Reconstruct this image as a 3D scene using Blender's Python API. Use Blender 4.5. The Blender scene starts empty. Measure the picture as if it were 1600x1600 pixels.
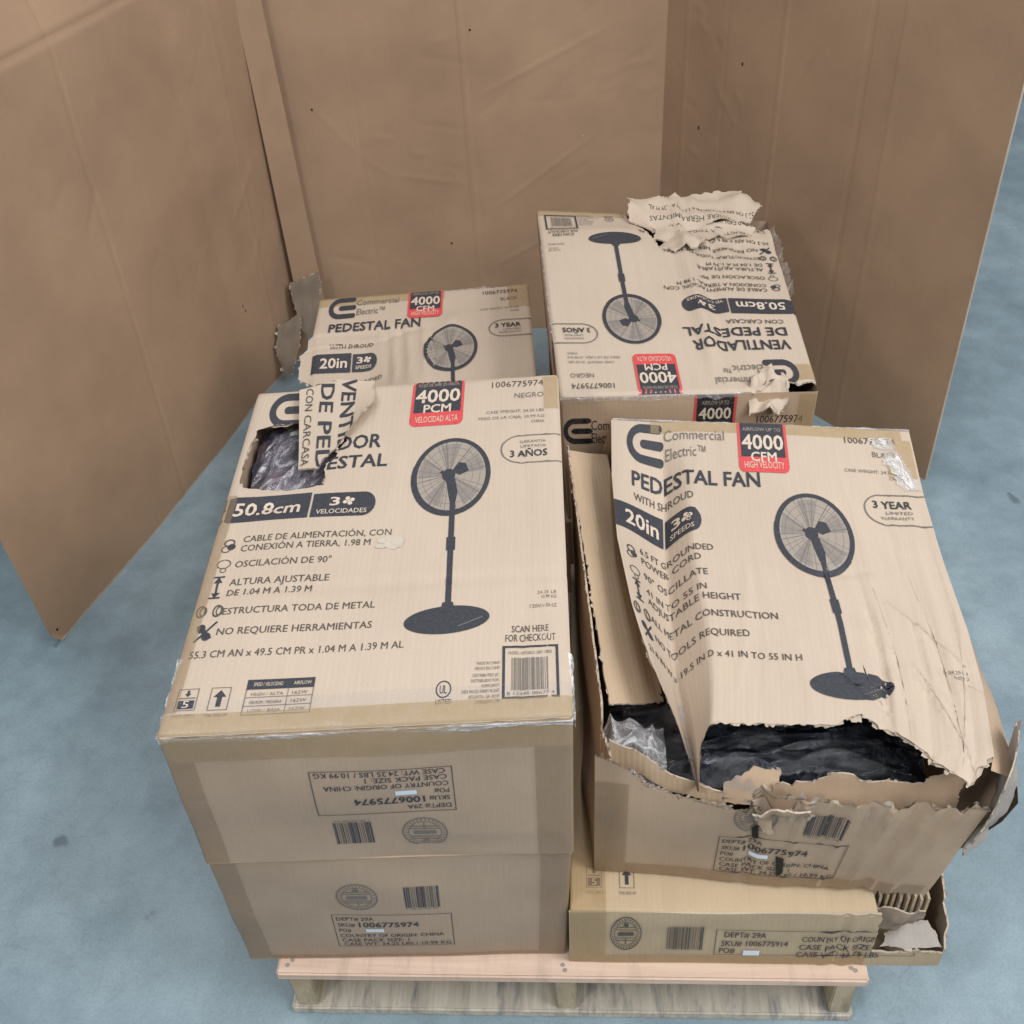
import bpy, bmesh, math, random
import numpy as np
from mathutils import Vector, Matrix, noise
from mathutils.geometry import delaunay_2d_cdt

# ------------------------------------------------------------------ camera, world, lamps, exposure
S = bpy.context.scene
COL = S.collection
CAM = Vector((.6606, -1.1015, 2.4215))
YAW, PITCH, ROLL, FPX = -.0912, .7183, -.076, 1748.0
_f = Vector((math.sin(YAW)*math.cos(PITCH), math.cos(YAW)*math.cos(PITCH), -math.sin(PITCH)))
_r0 = Vector((math.cos(YAW), -math.sin(YAW), 0)); _u0 = _r0.cross(_f)
_r = math.cos(ROLL)*_r0 + math.sin(ROLL)*_u0
_u = -math.sin(ROLL)*_r0 + math.cos(ROLL)*_u0
cam = bpy.data.cameras.new('camera'); camo = bpy.data.objects.new('camera', cam); COL.objects.link(camo)
camo.matrix_world = Matrix(((_r.x, _u.x, -_f.x, CAM.x), (_r.y, _u.y, -_f.y, CAM.y), (_r.z, _u.z, -_f.z, CAM.z), (0, 0, 0, 1)))
cam.sensor_width = 36; cam.lens = 36*FPX/1600; cam.clip_start = .05; cam.clip_end = 200
S.camera = camo

W = bpy.data.worlds.new('World'); S.world = W; W.use_nodes = True
bg = W.node_tree.nodes['Background']; bg.inputs[0].default_value = (.90, .95, 1.0, 1); bg.inputs[1].default_value = .23

def area(name, loc, target, size, power, col, size_y=None):
    l = bpy.data.lights.new(name, 'AREA'); l.energy = power; l.color = col; l.shape = 'RECTANGLE'
    l.size = size; l.size_y = size_y or size
    o = bpy.data.objects.new(name, l); COL.objects.link(o); o.location = loc
    o.rotation_euler = (Vector(target)-Vector(loc)).to_track_quat('-Z', 'Y').to_euler()
    return o
area('warehouse_lamp', (3.7, -1.1, 4.6), (.55, .6, .7), 2.2, 168, (1, .985, .965))
area('warehouse_lamp_front', (2.3, -3.7, 4.9), (.5, .6, .6), 1.8, 72, (1, .985, .965))
area('warehouse_lamp_left', (-1.35, -2.0, 4.1), (.9, 1.4, .7), .55, 46, (1, .98, .95))
for lx in (-2.6, .9, 4.3):
    area('added_strip_lamp', (lx, 1.0, 7.2), (lx, 1.0, 0), .35, 104, (1, .99, .97), 9.0)  # unseen strips added for reflections on the film and more overhead light
S.view_settings.view_transform = 'Standard'; S.view_settings.look = 'None'
S.view_settings.exposure = 0; S.view_settings.gamma = 1; S.view_settings.use_curve_mapping = False
S.render.engine = 'CYCLES'
S.cycles.max_bounces = 8; S.cycles.transparent_max_bounces = 16

R = random.Random(7)
def nz(x, y, z=0.0): return noise.noise(Vector((x, y, z)))
def sm(a, b, x):
    t = max(0., min(1., (x-a)/(b-a))) if a != b else float(x > a)
    return t*t*(3-2*t)
def lerp(tab, x):
    if x <= tab[0][0]: return tab[0][1]
    for (a, p), (b, q) in zip(tab, tab[1:]):
        if x <= b: return p+(q-p)*(x-a)/(b-a)
    return tab[-1][1]

# ------------------------------------------------------------------ materials
class NT:
    def __init__(s, name):
        s.m = bpy.data.materials.new(name); s.m.use_nodes = True; s.t = s.m.node_tree; s.t.nodes.clear()
        s.out = s.n('ShaderNodeOutputMaterial')
    def n(s, typ, **kw):
        o = s.t.nodes.new(typ)
        for k, v in kw.items():
            if k.startswith('i_'):
                key = k[2:]; key = int(key) if key.isdigit() else key.replace('_', ' ')
                o.inputs[key].default_value = v
            else: setattr(o, k, v)
        return o
    def l(s, a, ao, b, bi): s.t.links.new(a.outputs[ao], b.inputs[bi])
    def ramp(s, stops):
        r = s.n('ShaderNodeValToRGB'); e = r.color_ramp.elements
        while len(e) < len(stops): e.new(.5)
        for q, (p, c) in zip(e, stops): q.position = p; q.color = (*c, 1) if len(c) == 3 else c
        return r
    def mix(s, a, b, fac, mode='MIX'):
        x = s.n('ShaderNodeMix', data_type='RGBA', blend_type=mode)
        for k, v in ((0, fac), (6, a), (7, b)):
            if isinstance(v, tuple) and len(v) == 2 and not isinstance(v[0], float): s.l(v[0], v[1], x, k)
            elif isinstance(v, (int, float)): x.inputs[k].default_value = v
            else: x.inputs[k].default_value = (*v, 1)
        return x

def card_mat(name, col, flute=190., dirt=.25, rough=.78, wear=.0, bump=.12, flute_axis='X', coat=0.0, streaky=.40):
    t = NT(name); tc = t.n('ShaderNodeTexCoord'); oi = t.n('ShaderNodeObjectInfo')
    uv = t.n('ShaderNodeVectorMath', operation='ADD'); t.l(tc, 'UV', uv, 0)
    sc = t.n('ShaderNodeVectorMath', operation='SCALE'); cb = t.n('ShaderNodeCombineXYZ')
    t.l(oi, 'Random', cb, 0); t.l(oi, 'Random', cb, 1); t.l(cb, 0, sc, 0); sc.inputs['Scale'].default_value = 37; t.l(sc, 0, uv, 1)
    big = t.n('ShaderNodeTexNoise', i_Scale=2.6, i_Detail=5., i_Roughness=.6); t.l(uv, 0, big, 'Vector')
    mp = t.n('ShaderNodeMapping'); t.l(uv, 0, mp, 'Vector')
    mp.inputs['Scale'].default_value = (55, 4, 1) if flute_axis == 'X' else (4, 55, 1)
    streak = t.n('ShaderNodeTexNoise', i_Scale=1.0, i_Detail=4., i_Roughness=.65); t.l(mp, 0, streak, 'Vector')
    fib = t.n('ShaderNodeTexNoise', i_Scale=420., i_Detail=3., i_Roughness=.7); t.l(uv, 0, fib, 'Vector')
    d = tuple(c*.72 for c in col); li = tuple(min(1, c*1.12) for c in col)
    r1 = t.ramp([(.30, tuple(c*(1-dirt*.55) for c in col)), (.62, col)]); t.l(big, 'Fac', r1, 0)
    r2 = t.ramp([(.30, (.86, .85, .84)), (.7, (1.06, 1.05, 1.04))]); t.l(streak, 'Fac', r2, 0)
    m1 = t.mix((r1, 0), (r2, 0), streaky, 'MULTIPLY')
    r3 = t.ramp([(.30, (.84, .82, .80)), (.66, (1.08, 1.08, 1.08))]); t.l(fib, 'Fac', r3, 0)
    m2 = t.mix((m1, 2), (r3, 0), .6, 'MULTIPLY')
    sp = t.n('ShaderNodeTexNoise', i_Scale=38., i_Detail=6., i_Roughness=.75); t.l(uv, 0, sp, 'Vector')
    r4 = t.ramp([(.66, (0, 0, 0)), (.80, (1, 1, 1))]); t.l(sp, 'Fac', r4, 0)
    sf = t.n('ShaderNodeMath', operation='MULTIPLY', i_1=.35*dirt*2); t.l(r4, 0, sf, 0)
    m3 = t.mix((m2, 2), tuple(c*.55 for c in col), (sf, 0))
    # pale scuffs
    mp2 = t.n('ShaderNodeMapping'); t.l(uv, 0, mp2, 'Vector'); mp2.inputs['Scale'].default_value = (9, 60, 1); mp2.inputs['Rotation'].default_value = (0, 0, .8)
    sc2 = t.n('ShaderNodeTexNoise', i_Scale=1., i_Detail=5., i_Roughness=.7); t.l(mp2, 0, sc2, 'Vector')
    r5 = t.ramp([(.70, (0, 0, 0)), (.82, (1, 1, 1))]); t.l(sc2, 'Fac', r5, 0)
    sf2 = t.n('ShaderNodeMath', operation='MULTIPLY', i_1=.10+wear); t.l(r5, 0, sf2, 0)
    m4 = t.mix((m3, 2), tuple(min(.9, c*1.3+.04) for c in col), (sf2, 0))
    wv = t.n('ShaderNodeTexWave', wave_type='BANDS', bands_direction=flute_axis, i_Scale=flute/6.283*1.0, i_Distortion=.6, i_Detail=1.); t.l(uv, 0, wv, 'Vector')
    b1 = t.n('ShaderNodeBump', i_Strength=bump, i_Distance=.0015); t.l(wv, 'Fac', b1, 'Height')
    b2 = t.n('ShaderNodeBump', i_Strength=.25, i_Distance=.004); t.l(big, 'Fac', b2, 'Height'); t.l(b1, 0, b2, 'Normal')
    b3 = t.n('ShaderNodeBump', i_Strength=.16, i_Distance=.001); t.l(fib, 'Fac', b3, 'Height'); t.l(b2, 0, b3, 'Normal')
    b4 = t.n('ShaderNodeBump', i_Strength=.5*streaky, i_Distance=.003); t.l(streak, 'Fac', b4, 'Height'); t.l(b3, 0, b4, 'Normal')
    p = t.n('ShaderNodeBsdfPrincipled', i_Roughness=rough); t.l(m4, 2, p, 'Base Color'); t.l(b4, 0, p, 'Normal')
    p.inputs['Specular IOR Level'].default_value = .3
    if coat: p.inputs['Coat Weight'].default_value = coat; p.inputs['Coat Roughness'].default_value = .25
    t.l(p, 0, t.out, 0); return t.m

def ink_mat(name, col, rough=.55, worn=.25):
    t = NT(name); tc = t.n('ShaderNodeTexCoord')
    nn = t.n('ShaderNodeTexNoise', i_Scale=160., i_Detail=4., i_Roughness=.7); t.l(tc, 'UV', nn, 'Vector')
    r = t.ramp([(.45, col), (.85, tuple(c*(1-worn)+worn*.4 for c in col))]); t.l(nn, 'Fac', r, 0)
    p = t.n('ShaderNodeBsdfPrincipled', i_Roughness=rough); t.l(r, 0, p, 'Base Color'); t.l(p, 0, t.out, 0); return t.m

def tape_mat(name, tint, body):
    t = NT(name); tc = t.n('ShaderNodeTexCoord')
    mp = t.n('ShaderNodeMapping'); t.l(tc, 'UV', mp, 'Vector'); mp.inputs['Scale'].default_value = (30, 30, 1)
    nn = t.n('ShaderNodeTexNoise', i_Scale=1., i_Detail=6., i_Roughness=.7); t.l(mp, 0, nn, 'Vector')
    r = t.ramp([(.35, tint), (.75, tuple(min(1, c*1.22+.03) for c in tint))]); t.l(nn, 'Fac', r, 0)
    tr = t.n('ShaderNodeBsdfTransparent'); t.l(r, 0, tr, 0)
    b = t.n('ShaderNodeBump', i_Strength=.7, i_Distance=.004); t.l(nn, 'Fac', b, 'Height')
    p = t.n('ShaderNodeBsdfPrincipled', i_Roughness=.17); t.l(b, 0, p, 'Normal'); p.inputs['Base Color'].default_value = (*body, 1)
    mx = t.n('ShaderNodeMixShader'); mx.inputs[0].default_value = .34; t.l(tr, 0, mx, 1); t.l(p, 0, mx, 2); t.l(mx, 0, t.out, 0); return t.m

def film_mat(name, haze=.10, streak=.5, tint=(.97, .98, 1.0), scale=(22, 6, 22), uvs=True, gl=.07, lo=.50, hi=.70):
    t = NT(name); tc = t.n('ShaderNodeTexCoord')
    mp = t.n('ShaderNodeMapping'); t.l(tc, 'UV' if uvs else 'Object', mp, 'Vector'); mp.inputs['Scale'].default_value = scale
    n1 = t.n('ShaderNodeTexNoise', i_Scale=1.6, i_Detail=7., i_Roughness=.72); n1.inputs['Distortion'].default_value = 1.2; t.l(mp, 0, n1, 'Vector')
    r = t.ramp([(lo, (haze, haze, haze)), (hi, (streak, streak, streak))]); t.l(n1, 'Fac', r, 0)  # white streaks in the mix paint the film's highlights
    tr = t.n('ShaderNodeBsdfTransparent'); tr.inputs[0].default_value = (*tint, 1)
    b = t.n('ShaderNodeBump', i_Strength=.6, i_Distance=.006); t.l(n1, 'Fac', b, 'Height')
    p = t.n('ShaderNodeBsdfPrincipled', i_Roughness=.24); p.inputs['Base Color'].default_value = (.93, .93, .96, 1); p.inputs['Transmission Weight'].default_value = .0; p.inputs['Subsurface Weight'].default_value = .0; t.l(b, 0, p, 'Normal')
    p.inputs['Specular IOR Level'].default_value = .9
    g = t.n('ShaderNodeBsdfGlossy', i_Roughness=.12); t.l(b, 0, g, 'Normal')
    m0 = t.n('ShaderNodeMixShader'); m0.inputs[0].default_value = gl; t.l(tr, 0, m0, 1); t.l(g, 0, m0, 2)
    mx = t.n('ShaderNodeMixShader'); t.l(r, 0, mx, 0); t.l(m0, 0, mx, 1); t.l(p, 0, mx, 2); t.l(mx, 0, t.out, 0); return t.m

def black_film_mat(name, c1=(.004, .005, .007), c2=(.016, .019, .027), uvscale=30):
    t = NT(name); tc = t.n('ShaderNodeTexCoord')
    n1 = t.n('ShaderNodeTexNoise', i_Scale=uvscale, i_Detail=6., i_Roughness=.6); n1.inputs['Distortion'].default_value = 1.; t.l(tc, 'UV', n1, 'Vector')
    r = t.ramp([(.4, c1), (.75, c2)]); t.l(n1, 'Fac', r, 0)
    b = t.n('ShaderNodeBump', i_Strength=.9, i_Distance=.02); t.l(n1, 'Fac', b, 'Height')
    p = t.n('ShaderNodeBsdfPrincipled', i_Roughness=.10); t.l(r, 0, p, 'Base Color'); t.l(b, 0, p, 'Normal')
    p.inputs['Specular IOR Level'].default_value = .6
    t.l(p, 0, t.out, 0); return t.m

def floor_mat():
    t = NT('sealed_concrete'); tc = t.n('ShaderNodeTexCoord')
    n1 = t.n('ShaderNodeTexNoise', i_Scale=1.3, i_Detail=8., i_Roughness=.62); t.l(tc, 'Object', n1, 'Vector')
    n2 = t.n('ShaderNodeTexNoise', i_Scale=8., i_Detail=9., i_Roughness=.66); t.l(tc, 'Object', n2, 'Vector')
    n3 = t.n('ShaderNodeTexNoise', i_Scale=150., i_Detail=4., i_Roughness=.7); t.l(tc, 'Object', n3, 'Vector')
    r1 = t.ramp([(.32, (.195, .272, .318)), (.52, (.270, .362, .418)), (.72, (.345, .440, .498))]); t.l(n1, 'Fac', r1, 0)
    r2 = t.ramp([(.34, (.70, .715, .73)), (.62, (1.07, 1.07, 1.07))]); t.l(n2, 'Fac', r2, 0)
    m1 = t.mix((r1, 0), (r2, 0), .62, 'MULTIPLY')
    r3 = t.ramp([(.36, (.80, .805, .81)), (.58, (1.04, 1.04, 1.04))]); t.l(n3, 'Fac', r3, 0)
    m2 = t.mix((m1, 2), (r3, 0), .6, 'MULTIPLY')
    wob = t.n('ShaderNodeTexNoise', i_Scale=7., i_Detail=4.); t.l(tc, 'Object', wob, 'Vector')
    wm = t.mix((tc, 'Object'), (wob, 'Color'), .12)
    v = t.n('ShaderNodeTexVoronoi', feature='DISTANCE_TO_EDGE', i_Scale=9.); t.l(wm, 2, v, 'Vector')
    rv = t.ramp([(.0, (1, 1, 1)), (.011, (0, 0, 0))]); t.l(v, 'Distance', rv, 0)
    gate = t.ramp([(.45, (0, 0, 0)), (.65, (1, 1, 1))]); t.l(n1, 'Fac', gate, 0)
    gm = t.n('ShaderNodeMath', operation='MULTIPLY'); t.l(rv, 0, gm, 0); t.l(gate, 0, gm, 1)
    gm2 = t.n('ShaderNodeMath', operation='MULTIPLY', i_1=.30); t.l(gm, 0, gm2, 0)
    m3 = t.mix((m2, 2), (.07, .09, .11), (gm2, 0))
    vs = t.n('ShaderNodeTexVoronoi', i_Scale=2.6); t.l(wm, 2, vs, 'Vector')
    rs = t.ramp([(.035, (1, 1, 1)), (.06, (0, 0, 0))]); t.l(vs, 'Distance', rs, 0)
    gs = t.n('ShaderNodeMath', operation='MULTIPLY', i_1=.55); t.l(rs, 0, gs, 0)
    m4 = t.mix((m3, 2), (.05, .06, .072), (gs, 0))
    # sweeping scratches and tyre scuffs
    mp = t.n('ShaderNodeMapping'); t.l(tc, 'Object', mp, 'Vector'); mp.inputs['Scale'].default_value = (26, 2.2, 1); mp.inputs['Rotation'].default_value = (0, 0, .55)
    ns = t.n('ShaderNodeTexNoise', i_Scale=1., i_Detail=7., i_Roughness=.72); t.l(mp, 0, ns, 'Vector')
    rn = t.ramp([(.62, (0, 0, 0)), (.74, (1, 1, 1))]); t.l(ns, 'Fac', rn, 0)
    gn = t.n('ShaderNodeMath', operation='MULTIPLY', i_1=.20); t.l(rn, 0, gn, 0)
    m5 = t.mix((m4, 2), (.09, .115, .135), (gn, 0))
    n4 = t.n('ShaderNodeTexNoise', i_Scale=70., i_Detail=3., i_Roughness=.8); t.l(tc, 'Object', n4, 'Vector')
    r4 = t.ramp([(.66, (0, 0, 0)), (.74, (1, 1, 1))]); t.l(n4, 'Fac', r4, 0)
    g4 = t.n('ShaderNodeMath', operation='MULTIPLY', i_1=.45); t.l(r4, 0, g4, 0)
    m6 = t.mix((m5, 2), (.08, .10, .115), (g4, 0))
    mq = t.n('ShaderNodeMapping'); t.l(tc, 'Object', mq, 'Vector'); mq.inputs['Scale'].default_value = (60, 1.6, 1); mq.inputs['Rotation'].default_value = (0, 0, -.75)
    n5 = t.n('ShaderNodeTexNoise', i_Scale=1., i_Detail=4., i_Roughness=.6); t.l(mq, 0, n5, 'Vector')
    r5 = t.ramp([(.68, (0, 0, 0)), (.73, (1, 1, 1))]); t.l(n5, 'Fac', r5, 0)
    g5 = t.n('ShaderNodeMath', operation='MULTIPLY', i_1=.16); t.l(r5, 0, g5, 0)
    m5 = t.mix((m6, 2), (.50, .56, .60), (g5, 0))
    rr = t.ramp([(.3, (.27, .27, .27)), (.7, (.50, .50, .50))]); t.l(n2, 'Fac', rr, 0)
    b = t.n('ShaderNodeBump', i_Strength=.12, i_Distance=.003); t.l(n2, 'Fac', b, 'Height')
    b2 = t.n('ShaderNodeBump', i_Strength=.10, i_Distance=.001); t.l(n3, 'Fac', b2, 'Height'); t.l(b, 0, b2, 'Normal')
    p = t.n('ShaderNodeBsdfPrincipled'); t.l(m5, 2, p, 'Base Color'); t.l(rr, 0, p, 'Roughness'); t.l(b2, 0, p, 'Normal')
    t.l(p, 0, t.out, 0); return t.m

def wood_mat(name, c1, c2, stain, ax=(2, 34, 34), stain_amt=.6):
    t = NT(name); tc = t.n('ShaderNodeTexCoord'); oi = t.n('ShaderNodeObjectInfo')
    ad = t.n('ShaderNodeVectorMath', operation='ADD'); t.l(tc, 'Object', ad, 0); t.l(oi, 'Random', ad, 1)
    mp = t.n('ShaderNodeMapping'); t.l(ad, 0, mp, 'Vector'); mp.inputs['Scale'].default_value = ax
    n1 = t.n('ShaderNodeTexNoise', i_Scale=1., i_Detail=8., i_Roughness=.65); n1.inputs['Distortion'].default_value = .8; t.l(mp, 0, n1, 'Vector')
    r = t.ramp([(.32, c1), (.66, c2)]); t.l(n1, 'Fac', r, 0)
    mp2 = t.n('ShaderNodeMapping'); t.l(ad, 0, mp2, 'Vector'); mp2.inputs['Scale'].default_value = (26, 5, 9); mp2.inputs['Rotation'].default_value = (0, .7, .3)
    n2 = t.n('ShaderNodeTexNoise', i_Scale=1., i_Detail=5., i_Roughness=.7); t.l(mp2, 0, n2, 'Vector')
    r2 = t.ramp([(.50, (0, 0, 0)), (.68, (1, 1, 1))]); t.l(n2, 'Fac', r2, 0)
    g = t.n('ShaderNodeMath', operation='MULTIPLY', i_1=stain_amt); t.l(r2, 0, g, 0)
    m = t.mix((r, 0), stain, (g, 0))
    b = t.n('ShaderNodeBump', i_Strength=.5, i_Distance=.003); t.l(n1, 'Fac', b, 'Height')
    p = t.n('ShaderNodeBsdfPrincipled', i_Roughness=.75); t.l(m, 2, p, 'Base Color'); t.l(b, 0, p, 'Normal'); t.l(p, 0, t.out, 0); return t.m

CARD = card_mat('printed_cardboard', (.54, .45, .365), dirt=.14, rough=.66, streaky=.28)
CARD_SIDE = card_mat('plain_cardboard', (.50, .372, .262), dirt=.34, bump=.07, streaky=.20, wear=.04, coat=.12)
CARD_YEL = card_mat('yellow_cardboard', (.53, .42, .285), dirt=.25, wear=.1)
KRAFT_IN = card_mat('inner_cardboard', (.56, .43, .30), dirt=.2, flute_axis='X', bump=.2)
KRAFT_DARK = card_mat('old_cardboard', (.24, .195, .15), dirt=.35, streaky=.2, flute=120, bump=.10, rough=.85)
TORN = card_mat('torn_paper', (.56, .475, .385), dirt=.5, bump=.5, wear=.3, rough=.95)
WALL = card_mat('sheet_cardboard', (.425, .287, .19), dirt=.34, flute=110, bump=.055, rough=.82, wear=.05, streaky=.08)
GREYCARD = card_mat('grey_film_cardboard', (.42, .39, .36), dirt=.4, wear=.3)
INK = ink_mat('black_ink', (.031, .035, .047), worn=.10); INKP = ink_mat('deep_black_ink', (.012, .012, .014))
INKG = ink_mat('grey_ink', (.16, .145, .13)); INKB = ink_mat('brown_ink', (.070, .060, .050)); RED = ink_mat('red_ink', (.62, .060, .065))
KNOCK = ink_mat('bare_board', (.62, .52, .42), worn=.1); FAINT = ink_mat('pale_grey_ink', (.36, .29, .22))
GRILLE = ink_mat('grille_grey_ink', (.33, .285, .245)); BLADE = ink_mat('blade_grey_ink', (.235, .21, .19))
WHITE = ink_mat('white_sticker', (.72, .80, .88), worn=.05)
TAPE = tape_mat('amber_tape', (.95, .90, .78), (.50, .38, .23)); TAPEC = tape_mat('clear_tape', (.96, .91, .83), (.36, .27, .18))
FILM = film_mat('clear_stretch_film'); FILMW = film_mat('bunched_clear_film', .22, .75, scale=(30, 30, 30))
FILMF = film_mat('front_stretch_film', .0, .20, scale=(4, 13, 4), gl=.020, lo=.62, hi=.75)
FILME = film_mat('edge_stretch_film', .20, .85, scale=(14, 36, 14), lo=.46, hi=.64)
BLK = black_film_mat('black_bag_film'); BLKR = black_film_mat('dark_bag_film', (.040, .045, .070), (.15, .085, .10), 9)
RESID = ink_mat('paper_residue', (.52, .465, .39), .7, .5)
CREASE = ink_mat('crease_line', (.45, .36, .275), .8)
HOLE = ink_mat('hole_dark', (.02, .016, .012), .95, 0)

# ------------------------------------------------------------------ mesh builder
class MB:
    def __init__(s): s.v = []; s.f = []; s.m = []; s.uv = []; s.mats = []
    def mi(s, mat):
        if mat not in s.mats: s.mats.append(mat)
        return s.mats.index(mat)
    def add(s, verts, faces, mat, uvs=None):
        o = len(s.v); k = s.mi(mat); s.v.extend(verts)
        s.uv.extend(uvs if uvs is not None else [(p[0]+p[2]*.37, p[1]+p[2]) for p in verts])
        for f in faces: s.f.append(tuple(i+o for i in f)); s.m.append(k)
    def box(s, a, b, mat, bev=0):
        x0, y0, z0 = a; x1, y1, z1 = b
        v = [(x, y, z) for z in (z0, z1) for y in (y0, y1) for x in (x0, x1)]
        s.add(v, [(0, 2, 3, 1), (4, 5, 7, 6), (0, 1, 5, 4), (2, 6, 7, 3), (0, 4, 6, 2), (1, 3, 7, 5)], mat)
    def build(s, name, parent=None, smooth=False, loc=None):
        me = bpy.data.meshes.new(name)
        org = Vector(loc) if loc is not None else Vector((0, 0, 0))
        me.from_pydata([Vector(p)-org for p in s.v], [], s.f)
        for m in s.mats: me.materials.append(m)
        me.polygons.foreach_set('material_index', s.m)
        ul = me.uv_layers.new(name='UVMap')
        li = np.zeros(len(me.loops), dtype=np.int32); me.loops.foreach_get('vertex_index', li)
        uva = np.array(s.uv, dtype=np.float32)[li]; ul.data.foreach_set('uv', uva.ravel())
        if smooth: me.polygons.foreach_set('use_smooth', [True]*len(me.polygons))
        me.update()
        o = bpy.data.objects.new(name, me); COL.objects.link(o)
        if loc is not None: o.location = org
        if parent:
            o.parent = parent; o.location = org-parent.location
        return o

def thing(name, label, cat, loc, group=None):
    o = bpy.data.objects.new(name, None); COL.objects.link(o); o.location = loc; o['label'] = label; o['category'] = cat
    if group: o['group'] = group
    o.empty_display_size = .1
    return o

# ------------------------------------------------------------------ text outlines
_tc = {}
def text_mesh(s, bold):
    k = (s, bold)
    if k in _tc: return _tc[k]
    c = bpy.data.curves.new('t', 'FONT'); c.body = s; c.size = 1; c.resolution_u = 2
    o = bpy.data.objects.new('t', c); COL.objects.link(o)
    dg = bpy.context.evaluated_depsgraph_get(); me = o.evaluated_get(dg).to_mesh()
    me.calc_loop_triangles()
    v = np.array([p.co[:2] for p in me.vertices]); t = [tuple(x.vertices) for x in me.loop_triangles]
    o.evaluated_get(dg).to_mesh_clear(); bpy.data.objects.remove(o); bpy.data.curves.remove(c)
    x0, x1 = v[:, 0].min(), v[:, 0].max(); v[:, 0] = (v[:, 0]-x0)/(x1-x0); v[:, 1] /= .70
    if bold:
        w = .026 if bold == 2 else .011; wx = w*.70/(x1-x0)
        sh = ((-wx, -w*.7), (wx, -w*.7), (wx, w*.7), (-wx, w*.7), (0, 0)) if bold == 2 else ((-wx, 0), (wx, 0))
        n0 = len(v); v = np.concatenate([v+np.array(q) for q in sh]); t = [tuple(i+k_*n0 for i in q) for k_ in range(len(sh)) for q in t]
    _tc[k] = (v, t, (x1-x0)/.70); return _tc[k]

def inpoly(p, poly):
    x, y = p; c = False; n = len(poly); j = n-1
    for i in range(n):
        xi, yi = poly[i][:2]; xj, yj = poly[j][:2]
        if (yi > y) != (yj > y) and x < (xj-xi)*(y-yi)/(yj-yi)+xi: c = not c
        j = i
    return c

def inmany(P, poly):
    P = np.asarray(P, float); q = np.array([p[:2] for p in poly], float); c = np.zeros(len(P), bool); x, y = P[:, 0], P[:, 1]; j = len(q)-1
    for i in range(len(q)):
        xi, yi = q[i]; xj, yj = q[j]
        if yi != yj:
            m = (yi > y) != (yj > y); c ^= m & (x < (xj-xi)*(y-yi)/(yj-yi)+xi)
        j = i
    return c

def jitter(poly, amp, step, seed):
    """poly: (u,v,torn) in metres; resamples torn segments and roughens them."""
    out = []
    for i, p in enumerate(poly):
        q = poly[(i+1) % len(poly)]; L = math.hypot(q[0]-p[0], q[1]-p[1]); n = max(1, int(L/step))
        nx, ny = (-(q[1]-p[1])/max(L, 1e-6), (q[0]-p[0])/max(L, 1e-6))
        torn = len(p) < 3 or p[2]
        for k in range(n):
            t = (k+(R.uniform(-.35, .35) if k else 0))/n; x = p[0]+(q[0]-p[0])*t; y = p[1]+(q[1]-p[1])*t
            if torn and not (k == 0 and not (len(poly[i-1]) < 3 or poly[i-1][2])):
                m_ = .25+2.2*max(0, nz(x*11, y*11, seed+9)); a = amp*(.8*nz(x*22, y*22, seed)+m_*(.8*nz(x*60, y*60, seed+3)+.7*nz(x*150, y*150, seed+5))+.30*R.uniform(-1, 1)+(R.uniform(-1.6, 1.6) if R.random() < .06 else 0))
                x += nx*a; y += ny*a
            out.append((x, y, torn))
    return out

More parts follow.
